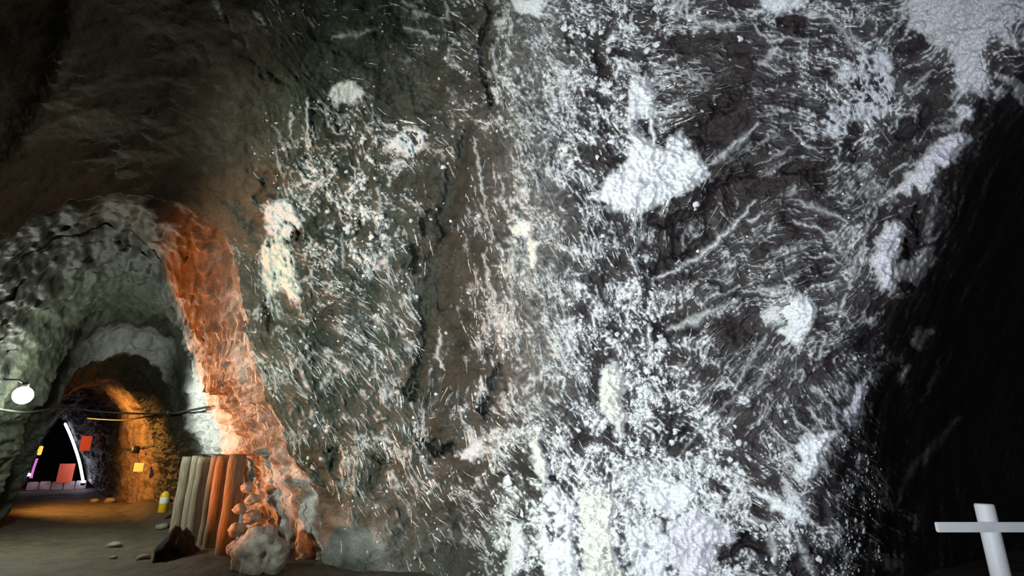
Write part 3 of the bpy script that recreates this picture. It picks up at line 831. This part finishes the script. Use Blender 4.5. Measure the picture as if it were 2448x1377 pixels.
def lathe(prof, seg=24):
    vs, fs_ = [], []
    for r, z in prof:
        for k in range(seg):
            th = 2 * math.pi * k / seg
            vs.append((r * math.cos(th), r * math.sin(th), z))
    for i in range(len(prof) - 1):
        for k in range(seg):
            fs_.append((i * seg + k, i * seg + (k + 1) % seg, (i + 1) * seg + (k + 1) % seg, (i + 1) * seg + k))
    fs_.append(tuple(range(seg - 1, -1, -1))); fs_.append(tuple((len(prof) - 1) * seg + k for k in range(seg)))
    return vs, fs_


def box(sx, sy, sz, bev=.01, c=(0, 0, 0)):
    bm = bmesh.new(); bmesh.ops.create_cube(bm, size=1)
    for v in bm.verts:
        v.co = Vector((v.co.x * sx, v.co.y * sy, v.co.z * sz))
    if bev:
        bmesh.ops.bevel(bm, geom=bm.edges[:] , offset=bev, segments=2, affect='EDGES')
    vs = [(v.co.x + c[0], v.co.y + c[1], v.co.z + c[2]) for v in bm.verts]
    for i, v in enumerate(bm.verts):
        v.index = i
    fs_ = [tuple(v.index for v in f.verts) for f in bm.faces]
    bm.free()
    return vs, fs_


def poly_obj(name, vf, mat, parent=None, loc=None, smooth=True):
    me = bpy.data.meshes.new(name)
    me.from_pydata([tuple(map(float, v)) for v in vf[0]], [], [tuple(map(int, f)) for f in vf[1]])
    me.polygons.foreach_set('use_smooth', np.full(len(me.polygons), smooth))
    me.materials.append(mat); me.update()
    o = bpy.data.objects.new(name, me)
    COL.objects.link(o)
    if parent is not None:
        o.parent = parent
    if loc is not None:
        o.location = loc
    return o


AX = math.atan2(D2[1], D2[0])          # heading of the tunnel

# ------------------------------------------------------------------ timber posts along the right wall
M_WOOD = mat_plain('old_timber', (.30, .20, .12), .7, 0, .45, 9.0, .12, (6, 6, .45))
M_WOOD2 = mat_plain('pale_timber', (.30, .25, .18), .7, 0, .4, 9.0, .12, (6, 6, .45))
POSTS = [
    (10.05, 2.47, .135, 1.60, .02, M_WOOD, 'thick timber post lit bright orange, nearest to the pillar'),
    (10.95, 2.46, .125, 1.56, -.01, M_WOOD, 'brown timber post next behind the orange-lit one'),
    (11.65, 2.50, .105, 1.58, .02, M_WOOD, 'third timber post from the pillar, half in shade'),
    (12.5, 2.46, .12, 1.55, .0, M_WOOD2, 'pale timber post rising behind the dark heap'),
    (13.35, 2.50, .11, 1.57, .015, M_WOOD2, 'greyish timber post second from the yellow cylinder'),
    (14.2, 2.47, .125, 1.55, -.02, M_WOOD2, 'pale farthest timber post beside the yellow cylinder'),
]
for k, (s, lat, r, h, lean, mt, lab) in enumerate(POSTS):
    z0 = -.12
    rr = random.Random(k)
    n = 14
    path = [tuple(slz(s + lean * i / n + 0.005 * math.sin(i * .7 + k), lat + .005 * math.cos(i * .9 + k), z0 + (h - z0) * i / (n - 1))) for i in range(n)]
    rad = [r * (1.06 - .1 * i / n + .02 * math.sin(i * 1.7 + k * 2)) for i in range(n)]
    rad[-1] *= .93
    o = poly_obj('timber_post', rod(path, rad, 18), mt)
    tag(o, lab, 'post', 'timber posts along the tunnel wall')

# ------------------------------------------------------------------ stones and boulder between timber and pillar
M_STONE = mat_plain('salt_stone', (.55, .42, .33), .7, 0, .35, 7.0, .6)
M_BOULDER = mat_plain('pale_boulder', (.50, .46, .42), .75, 0, .45, 9.0, .8)
M_GREY = mat_plain('grey_stone', (.20, .18, .16), .8, 0, .4, 9.0, .6)
M_SHADE = mat_plain('shade_rubble', (.008, .0075, .007), .9, 0, .4, 9.0, .6)  # near-black: the shade at the post feet is put into this colour
stones = [(9.66, 2.56, 1.10, .085), (9.60, 2.66, .93, .10), (9.70, 2.52, .78, .09), (9.62, 2.68, .66, .12), (9.64, 2.50, .50, .12), (9.55, 2.72, .40, .11), (9.66, 2.52, .22, .13)]
for k, (s, lat, z, r) in enumerate(stones):
    v, f = lump((r * 1.1, r, r * .85), k + 3, 3, .38)
    o = poly_obj('packed_stone', (v, f), M_STONE, None, tuple(slz(s, lat, z)))
    o.rotation_euler = (0, 0, k * 1.1)
    tag(o, ['topmost', 'second from the top', 'third from the top', 'middle', 'third from the floor', 'second from the floor', 'lowest'][k] + ' of the rounded stones packed between orange-lit post and pillar', 'stone', 'stones packed beside the end post')
v, f = lump((.36, .33, .33), 41, 4, .36)
o = poly_obj('boulder', (v, f), M_BOULDER, None, tuple(slz(9.0, 2.66, .24)))
tag(o, 'rough pale boulder at the foot of the encrusted pillar', 'boulder')
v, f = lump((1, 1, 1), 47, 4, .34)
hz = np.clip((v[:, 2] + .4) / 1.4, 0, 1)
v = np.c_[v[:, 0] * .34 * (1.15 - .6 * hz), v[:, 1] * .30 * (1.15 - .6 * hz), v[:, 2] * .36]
o = poly_obj('shade_heap', (v, f), M_SHADE, None, tuple(slz(10.75, 1.93, .10)))  # heap shaped to stand in for the dark wedge of shade
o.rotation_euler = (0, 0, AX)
tag(o, 'dark pointed rubble heap standing in for shade against the timber posts', 'rubble')
for k, (s, lat, r) in enumerate([(11.2, 1.55, .09), (11.0, 1.85, .07), (12.9, 1.3, .10), (11.7, 1.2, .05), (24.6, 2.1, .16), (25.2, 1.7, .12), (14.8, 2.3, .12)]):
    v, f = lump((r * 1.2, r, r * .7), 60 + k, 2, .25)
    o = poly_obj('floor_stone', (v, f), M_GREY, None, tuple(slz(s, lat, floor_z(s, lat) + r * .35)))
    tag(o, ['grey stone lying in front of the dark heap', 'small stone between the dark heap and the posts', 'stone left of the dark heap on the tunnel floor', 'tiny stone on the open tunnel floor',
            'pale stone under the orange-lit passage wall', 'smaller stone beside the pale one under the orange-lit wall', 'stone lying below the yellow cylinder'][k], 'stone')

# ------------------------------------------------------------------ yellow cylinder hung at the last post
M_YEL = mat_plain('yellow_paint', (.85, .52, .02), .4, 0, .08, 20, 0)
M_LABEL = mat_plain('white_label', (.85, .82, .75), .5, 0, .08, 20, 0)
M_STEEL = mat_plain('dark_steel', (.06, .06, .06), .45, .6, .2, 30, .1)
cyl = empty('extinguisher', tuple(slz(15.3, 2.33, .33)))
poly_obj('cylinder_body', lathe([(.085, 0), (.10, .015), (.10, .36), (.088, .41), (.05, .45), (.03, .465)]), M_YEL, cyl)
poly_obj('label_band', lathe([(.1015, .20), (.1025, .205), (.1025, .33), (.1015, .335)]), M_LABEL, cyl)
poly_obj('valve', rod([(0, 0, .46), (0, 0, .52), (-.03, -.03, .545)], [.028, .022, .014], 10), M_STEEL, cyl)
poly_obj('bracket', box(.04, .26, .03, .006, (.06, .06, .25)), M_STEEL, cyl)
tag(cyl, 'yellow cylinder with a white label hanging beside the last timber post', 'extinguisher')

# ------------------------------------------------------------------ bulb on the left wall
bp = at_s(np.float64(55), np.float64(945), 13.2)
M_GLOW = mat_plain('lamp_glass', (.90, 1.0, .93), .3, 0, 0, 5, 0, emit=60)
lampo = empty('wall_lamp', tuple(bp))
v, f = ICO[3]
poly_obj('globe', (v * np.array([.15, .15, .155]), f), M_GLOW, lampo)
poly_obj('socket', lathe([(.05, .14), (.055, .15), (.055, .21), (.03, .23)]), M_STEEL, lampo)
poly_obj('bracket', rod([(0, 0, .2), (-.12 * N2[0], -.12 * N2[1], .26), (-.9 * N2[0], -.9 * N2[1], .24)], .018, 8), M_STEEL, lampo)
tag(lampo, 'glaring white globe lamp on the left tunnel wall', 'lamp')
lamp('wall_lamp_light', 'POINT', tuple(bp + np.array([N2[0], N2[1], -.1]) * .16), 460, (.93, 1.0, .84), .10)

# ------------------------------------------------------------------ cables
M_CABLE = mat_plain('black_cable', (.02, .025, .02), .5, 0, .1, 20, 0)


def smooth_path(pts, k=8):
    pts = [np.array(p) for p in pts]
    out = []
    for i in range(len(pts) - 1):
        p0 = pts[max(i - 1, 0)]; p1 = pts[i]; p2 = pts[i + 1]; p3 = pts[min(i + 2, len(pts) - 1)]
        for j in range(k):
            t = j / k
            out.append(.5 * ((2 * p1) + (-p0 + p2) * t + (2 * p0 - 5 * p1 + 4 * p2 - p3) * t * t + (-p0 + 3 * p1 - 3 * p2 + p3) * t ** 3))
    out.append(pts[-1])
    return [tuple(p) for p in out]


def pxs(*a):
    return [at_s(np.float64(x), np.float64(y), s) for x, y, s in a]


cb = empty('power_cable', tuple(at_s(np.float64(545), np.float64(962), 10.45)))
base = np.array(cb.location)
o = poly_obj('cord', rod([tuple(np.array(p) - base) for p in smooth_path(pxs((548, 961, 10.4), (470, 978, 12.6), (404, 988, 15.9), (330, 989, 16.9), (240, 984, 17.1), (150, 975, 16.6), (70, 985, 14.4), (20, 982, 13.4), (-70, 968, 12.2)))], .023, 8), M_CABLE, cb)
cl = at_s(np.float64(402), np.float64(986), 15.8) - base
poly_obj('clamp', box(.14, .10, .12, .02, tuple(cl)), M_STEEL, cb)
tag(cb, 'black cable strung across the tunnel from the pale wall to the lamp', 'cable')
o = poly_obj('sagging_cable', rod(smooth_path(pxs((400, 990, 16.6), (352, 996, 18.2), (290, 1004, 20.5), (210, 1000, 22.0))), .026, 8), M_CABLE)
tag(o, 'lower black cable crossing in front of the orange-lit wall', 'cable')

# ------------------------------------------------------------------ things in the orange-lit passage
M_SIGN = mat_plain('pale_sign', (.9, .80, .42), .5, 0, .06, 20, 0)
M_RED = mat_plain('red_board', (.80, .13, .05), .5, 0, .10, 20, 0)


def wall_plate(name, x, y, s, w, h, mat, face, label, cat, thick=.03, off=0.0):
    p = at_s(np.float64(x), np.float64(y), s) - off * np.array([N2[0], N2[1], 0])
    o = poly_obj(name, box(thick, w, h, .006), mat, None, tuple(p), smooth=False)
    o.rotation_euler = (0, 0, face)
    return tag(o, label, cat)


wall_plate('wall_sign', 346, 1117, 21.2, .42, .26, M_SIGN, math.atan2(-N2[1], -N2[0]) + .55, 'small pale yellow sign on the orange-lit wall', 'sign', off=.15)
jb = at_s(np.float64(335), np.float64(1075), 21.6) - .12 * np.array([N2[0], N2[1], 0])
o = poly_obj('junction_box', lathe([(.10, -.11), (.12, -.09), (.12, .09), (.10, .11)], 16), M_STEEL, None, tuple(jb))
tag(o, 'dark round box above the small yellow sign', 'box')
o = poly_obj('wall_wire', rod(smooth_path(pxs((291, 1074, 25.0), (330, 1070, 21.7), (368, 1066, 20.3))), .016, 6), M_CABLE)
tag(o, 'thin wire along the orange-lit wall through the dark box', 'wire')
o = poly_obj('drop_wire', rod(smooth_path(pxs((331, 1082, 21.5), (328, 1092, 21.5), (334, 1108, 21.3))), .014, 6), M_CABLE)
tag(o, 'short wire hanging from the dark box to the sign', 'wire')

# ------------------------------------------------------------------ the tent-shaped opening at the end
SE = 35.0
M_KERB = mat_plain('kerb_stone', (.40, .34, .36), .8, 0, .4, 3.0, .5)
kz0 = at_s(np.float64(130), np.float64(1178), SE)[2]; kz1 = at_s(np.float64(130), np.float64(1151), SE)[2]
pl = at_s(np.float64(62), np.float64(1165), SE); pr = at_s(np.float64(205), np.float64(1165), SE)
ll = float(np.dot(pl[:2], N2)); lr = float(np.dot(pr[:2], N2))
kerb = empty('kerb', tuple(slz(SE, (ll + lr) / 2, 0)))
kerb.rotation_euler = (0, 0, AX)
nk = 5
for k in range(nk):
    wd = (lr - ll) / nk
    b = box(.35, wd - .03, kz1 + .05, .03, (0, -(ll + (k + .5) * wd - (ll + lr) / 2), (kz1 - .05) / 2 + .02 * math.sin(k * 2.1)))
    poly_obj('kerb_block', b, M_KERB, kerb, smooth=False)
tag(kerb, 'low pale stone kerb across the far opening', 'kerb')
M_LED = mat_plain('led_white', (.78, .82, 1.0), .4, 0, 0, 5, 0, emit=7)
M_LEDP = mat_plain('led_magenta', (.75, .22, .75), .4, 0, 0, 5, 0, emit=.7)
M_LEDO = mat_plain('led_orange', (1.0, .45, .06), .4, 0, 0, 5, 0, emit=1.4)
SL = 34.7
o = poly_obj('light_strip', rod(smooth_path(pxs((155, 1011, SL), (168, 1040, SL), (180, 1072, SL), (190, 1105, SL), (197, 1140, SL), (199, 1152, SL))), [.025] + [.055] * 39 + [.07], 10), M_LED)
tag(o, 'bright white light strip up the right edge of the far opening', 'light strip')
o = poly_obj('light_tube', rod(smooth_path(pxs((74, 1143, 33.2), (81, 1118, 33.2), (89, 1096, 33.2))), [.06, .06] + [.045] * 15, 10), M_LEDP)
tag(o, 'magenta light tube low at the left of the far opening', 'light strip')
o = poly_obj('orange_light', rod(smooth_path(pxs((92, 1088, SL), (96, 1076, SL), (100, 1066, SL))), [.05, .07] + [.09] * 8 + [.08] * 5 + [.05, .03], 10), M_LEDO)
tag(o, 'short orange light above the magenta tube', 'light strip')
M_SPOT = mat_plain('spot_glow', (.85, .75, 1.0), .4, 0, 0, 5, 0, emit=40)
for x, y, lab in ((70, 1136, 'bright violet-white spot lamp at the left foot of the far opening'), (199, 1152, 'small violet-white spot lamp at the right foot of the far opening')):
    e = empty('spot_lamp', tuple(at_s(np.float64(x), np.float64(y), SL - .5)))
    v, f = ICO[2]
    poly_obj('lens', (v * .085, f), M_SPOT, e)
    poly_obj('housing', lathe([(.05, -.16), (.09, -.14), (.095, -.05), (.07, -.03)], 14), M_STEEL, e)
    tag(e, lab, 'lamp')
pb = at_s(np.float64(157), np.float64(1131), SE - .3)
o = poly_obj('red_board', box(.05, .60, .86, .01), M_RED, None, tuple(pb), smooth=False)
o.rotation_euler = (0, 0, AX + .1)
tag(o, 'upright red board standing on the far kerb', 'board')
o = poly_obj('red_plate', box(.05, .40, .62, .01), M_RED, None, tuple(at_s(np.float64(205), np.float64(1060), 31.0)), smooth=False)
o.rotation_euler = (0, 0, AX + .3)
tag(o, 'red plate on the dark wall beside the white light strip', 'board')
lamp('strip_spill', 'POINT', tuple(at_s(np.float64(185), np.float64(1110), 34.0)), 10, (.75, .8, 1.0), .2)
lamp('board_fill', 'SPOT', tuple(slz(28.0, .7, 2.5)), 260, (1.0, .55, .4), .1, tuple(slz(33.8, 1.2, .9)), 44, .5)  # added unseen spot that brightens the red board and plate

# ------------------------------------------------------------------ the white cross
M_CROSS = mat_plain('white_paint', (.62, .62, .63), .55, 0, .05, 12, .05)
t_c = 4.3
rt = ray(2352.0, 1204.0); top = CAM + rt * t_c
cross = empty('cross', (float(top[0]), float(top[1]), 0))
h = float(top[2])
poly_obj('upright', rod([(0, 0, -.05), (0, 0, h * .5), (0, 0, h - .012), (0, 0, h)], [.066, .066, .066, .06], 28), M_CROSS, cross)
ra = ray(2352.0, 1254.0); za = h - (1254 - 1204) / F * t_c / 1.02
arm = poly_obj('crossarm', box(.94, .03, .072, .006, (0, -.074, za)), M_CROSS, cross, smooth=False)
cross.rotation_euler = (0, 0, 0)
tag(cross, 'plain white cross with a thin crossarm standing in the dark', 'cross')
v, f = lump((.28, .2, .16), 77, 3, .25)
o = poly_obj('base_stone', (v, f), M_BOULDER, None, (float(top[0]) - .55, float(top[1]) + .15, .06))
tag(o, 'grey stone on the ground left of the white cross', 'stone')

# ------------------------------------------------------------------ knobs of salt standing off the face
M_NOD = mat_plain('salt_knob', (.68, .69, .72), .6, 0, .10, 40, .3)
NODES = [(1585, 818, 16), (1570, 826, 12), (1592, 830, 10), (1665, 490, 14), (1662, 500, 11), (1580, 945, 14), (1560, 905, 14), (1535, 930, 10), (1533, 985, 16), (1545, 975, 12), (1770, 95, 10), (1573, 60, 10), (1590, 70, 8), (1570, 22, 12),
         (1572, 110, 12), (1550, 120, 12), (1668, 600, 8), (1095, 1080, 13), (1145, 1065, 14), (1843, 1065, 10), (1765, 1060, 14), (1755, 1070, 10), (1880, 1008, 8), (1215, 1150, 18), (1218, 1165, 16), (1300, 1090, 9), (1920, 1132, 18), (1910, 1140, 14),
         (1555, 790, 9), (1548, 890, 10), (1553, 865, 9), (870, 330, 10), (865, 340, 9), (888, 385, 12), (880, 375, 10), (830, 550, 12), (925, 540, 9), (912, 520, 10), (1848, 1340, 12), (1960, 1340, 14), (1385, 1030, 10), (1335, 1028, 12), (1500, 1080, 9)]
variants = []
for k in range(6):
    v, f = lump((1, .9, .42), 200 + k, 2, .75)
    me = bpy.data.meshes.new('salt_knob'); me.from_pydata([tuple(map(float, a)) for a in v], [], [tuple(map(int, a)) for a in f])
    me.polygons.foreach_set('use_smooth', np.full(len(me.polygons), True)); me.materials.append(M_NOD); me.update()
    variants.append(me)
rg = random.Random(5)
cand = []
tries = 0
while len(cand) < 150 and tries < 60000:
    tries += 1
    x = rg.uniform(640, 2040); y = rg.uniform(20, 1370)
    iy = int((y - GY[0]) / STEP); ix = int((x - GX[0]) / STEP)
    if GRAN[iy, ix] > .5 and COVER[iy, ix] > .38 and GRAIN[iy, ix] > 1.1 and portal[iy, ix] < -20:
        if all((x - a) ** 2 + (y - b) ** 2 > 500 for a, b, _ in cand):
            cand.append((x, y, rg.uniform(4.5, 8)))
NRM = np.cross(np.gradient(P1, axis=1), np.gradient(P1, axis=0))
NRM = NRM / (np.linalg.norm(NRM, axis=-1, keepdims=True) + 1e-9)
for k, (x, y, r) in enumerate([(a, b, c * .72) for a, b, c in NODES] + cand):
    iy = int((y - GY[0]) / STEP); ix = int((x - GX[0]) / STEP)
    p = P1[iy, ix]; nn = Vector(NRM[max(iy - 3, 0):iy + 4, max(ix - 3, 0):ix + 4].reshape(-1, 3).mean(0)).normalized()
    if nn.dot(Vector(CAM - p)) < 0:
        nn = -nn
    o = bpy.data.objects.new('salt_knob', variants[k % 6])
    rad = r * T[iy, ix] / F * .95
    q = nn.to_track_quat('Z', 'Y') @ Matrix.Rotation(rg.uniform(0, 6.28), 3, 'Z').to_quaternion()
    o.location = Vector(p) + nn * rad * .05
    o.rotation_euler = q.to_euler()
    o.scale = (rad * rg.uniform(.9, 1.25), rad * rg.uniform(.8, 1.05), rad)
    o.parent = wall_back
    COL.objects.link(o)

# ------------------------------------------------------------------ pick marks: thin pale ridges left by the tools, and loose salt grains
def grid_at(a, x, y):
    return sample(a, np.clip(x, GX[0], GX[-1]), np.clip(y, GY[0], GY[-1]))


def seeds(n, weight, rs, x0=585, x1=2110, y0=-70, y1=1400):
    out = np.zeros((0, 2))
    while len(out) < n:
        q = np.c_[rs.uniform(x0, x1, n * 3), rs.uniform(y0, y1, n * 3)]
        iy = ((q[:, 1] - GY[0]) / STEP).astype(int); ix = ((q[:, 0] - GX[0]) / STEP).astype(int)
        ok = (rs.rand(len(q)) < weight[iy, ix]) & (portal[iy, ix] < -8)
        out = np.r_[out, q[ok]]
    return out[:n]


def on_face(x, y, lift):
    t = grid_at(TD, x, y)
    return CAM + ray(x, y) * (t - lift)[..., None]


rs = np.random.RandomState(11)
wgt = np.clip(COVER * 1.9, 0, 1) * np.clip(1.15 - GRAN * 1.6, 0, 1) ** 1.3 * np.clip(.35 + .75 * BLOTCH, .04, 1) * (1 - sstep(CLEFT, .03, .12))
NS, K = 3600, 7
sd = seeds(NS, wgt, rs)
Ls = np.clip(rs.lognormal(3.35, .45, NS), 12, 80)
Ws = np.clip(rs.lognormal(1.25, .35, NS), 1.8, 7)
SX = np.zeros((NS, K)); SY = np.zeros((NS, K))
jit = rs.normal(0, .20, NS); curl = rs.normal(0, .35, NS)
x = sd[:, 0].copy(); y = sd[:, 1].copy()
NXs = np.zeros((NS, K)); NYs = np.zeros((NS, K))
a0 = grid_at(ANG, x, y)
for k in range(K):
    a = a0 + jit + curl * k / K
    SX[:, k] = x; SY[:, k] = y
    NXs[:, k] = -np.sin(a); NYs[:, k] = np.cos(a)
    x = x + np.cos(a) * Ls / K; y = y + np.sin(a) * Ls / K
prof = np.sin(np.pi * (np.arange(K) + .35) / (K - .3)) ** .7
hw = Ws[:, None] * prof[None] / 2 * rs.uniform(.55, 1.25, (NS, K))
tsc = grid_at(TD, SX, SY) / F
left = on_face(SX - NXs * hw, SY - NYs * hw, -.004 + 0 * SX)
right = on_face(SX + NXs * hw, SY + NYs * hw, -.004 + 0 * SX)
mid = on_face(SX, SY, hw * tsc * .55 + .002)
VV = np.stack([left, mid, right], 2).reshape(-1, 3)
base_i = np.arange(NS)[:, None] * (K * 3) + np.arange(K - 1)[None] * 3
ff = np.concatenate([np.stack([base_i, base_i + 3, base_i + 4, base_i + 1], -1).reshape(-1, 4), np.stack([base_i + 1, base_i + 4, base_i + 5, base_i + 2], -1).reshape(-1, 4)])
dim = 1 - .62 * sstep(SX[:, 0], 1560, 1760) * (1 - sstep(SY[:, 0], 1050, 1200))
br = np.clip(rs.normal(.42, .19, NS), .12, .82) * dim * (1 - .45 * grid_at(GREYCOL, SX[:, 0], SY[:, 0]))
cc = np.repeat((br[:, None] * np.array([1, 1, .99]))[:, None], K * 3, 1).reshape(-1, 3)
o = mesh_obj('pick_mark', VV, ff, M_CRUST, cc, parent=wall_back)
o['kind'] = 'stuff'; o['label'] = 'thin pale pick marks scoring the rock face'

NG = 8000
wgt = np.clip(COVER * 1.35, 0, 1) ** 1.2 * np.clip(.25 + GRAN * 1.1, 0, 1) * np.clip(.4 + .7 * BLOTCH, .03, 1) * (1 - .75 * sstep(PX, 1600, 1720) * sstep(-PY, -1080, -980)) * (1 - sstep(CLEFT, .03, .12))
sd = seeds(NG, wgt, rs, 600, 2110, -70, 1400)
gr_ = np.clip(rs.lognormal(1.10, .42, NG), 1.4, 7.5)
bv_, bf_ = ICO[1]
shape = [bv_ * (1 + .6 * pn3(bv_ * 1.7 + k * 3.1, 150))[:, None] for k in range(12)]
radm = gr_ * grid_at(T, sd[:, 0], sd[:, 1]) / F
cen = on_face(sd[:, 0], sd[:, 1], -.25 * radm)
ang_ = rs.uniform(0, 6.283, NG)
VV = np.zeros((NG, len(bv_), 3))
for k in range(NG):
    q = shape[k % 12]
    c_, s_ = math.cos(ang_[k]), math.sin(ang_[k])
    VV[k] = np.c_[q[:, 0] * c_ - q[:, 2] * s_, q[:, 1] * .7, q[:, 0] * s_ + q[:, 2] * c_]
VV = VV * radm[:, None, None] + cen[:, None]
ff = (np.arange(NG)[:, None, None] * len(bv_) + bf_[None]).reshape(-1, 3)
br = np.clip(rs.normal(.56, .17, NG), .2, .84) * (1 - .45 * grid_at(GREYCOL, sd[:, 0], sd[:, 1]))
cc = np.repeat((br[:, None] * np.array([.98, .99, 1.0]))[:, None], len(bv_), 1).reshape(-1, 3)
o = mesh_obj('salt_grain', VV.reshape(-1, 3), ff, M_CRUST, cc, parent=wall_back)
o['kind'] = 'stuff'; o['label'] = 'white salt grains sprinkled over the rock face'

# fine upright ridges on the orange-lit pillar
NP = 420
i0 = rs.randint(0, int(np.argmin(abs(SS - 10.35))), NP)
j0 = rs.randint(int(len(THETA) * .05), int(len(THETA) * .42), NP)
LP = rs.randint(5, 16, NP)
rows = []
Kp = 6
for k in range(NP):
    jj = np.clip(j0[k] - np.linspace(0, LP[k], Kp), 1, len(THETA) - 2)
    ii = np.clip(i0[k] + np.linspace(0, rs.uniform(-2, 4), Kp), 1, len(SS) - 2)
    fi = (ii % 1)[:, None]; fj = (jj % 1)[:, None]; ii = ii.astype(int); jj = jj.astype(int)
    a = (L1[ii, jj] * (1 - fj) + L1[ii, jj + 1] * fj) * (1 - fi) + (L1[ii + 1, jj] * (1 - fj) + L1[ii + 1, jj + 1] * fj) * fi
    latv = a[:, 0] * N2[0] + a[:, 1] * N2[1]
    nrm_ = np.c_[(LC - latv) * N2[0], (LC - latv) * N2[1], (ZC - a[:, 2]) * .5]
    nrm_ /= np.linalg.norm(nrm_, axis=1, keepdims=True)
    tan = np.gradient(a, axis=0); tan /= np.linalg.norm(tan, axis=1, keepdims=True) + 1e-9
    sidev = np.cross(tan, nrm_)
    w_ = rs.uniform(.006, .014) * np.sin(np.pi * (np.arange(Kp) + .4) / (Kp - .2))[:, None]
    rows.append(np.stack([a - sidev * w_ - nrm_ * .01, a + nrm_ * w_ * 1.2, a + sidev * w_ - nrm_ * .01], 1))
VV = np.array(rows).reshape(-1, 3)
base_i = np.arange(NP)[:, None] * (Kp * 3) + np.arange(Kp - 1)[None] * 3
ff = np.concatenate([np.stack([base_i, base_i + 3, base_i + 4, base_i + 1], -1).reshape(-1, 4), np.stack([base_i + 1, base_i + 4, base_i + 5, base_i + 2], -1).reshape(-1, 4)])
br = np.clip(rs.normal(.5, .16, NP), .2, .8)
cc = np.repeat((br[:, None] * np.array([1, .93, .84]))[:, None], Kp * 3, 1).reshape(-1, 3)
o = mesh_obj('pillar_ridge', VV, ff, M_CRUST, cc, parent=wall_tunnel)
o['kind'] = 'stuff'; o['label'] = 'fine upright ridges glinting on the pillar'
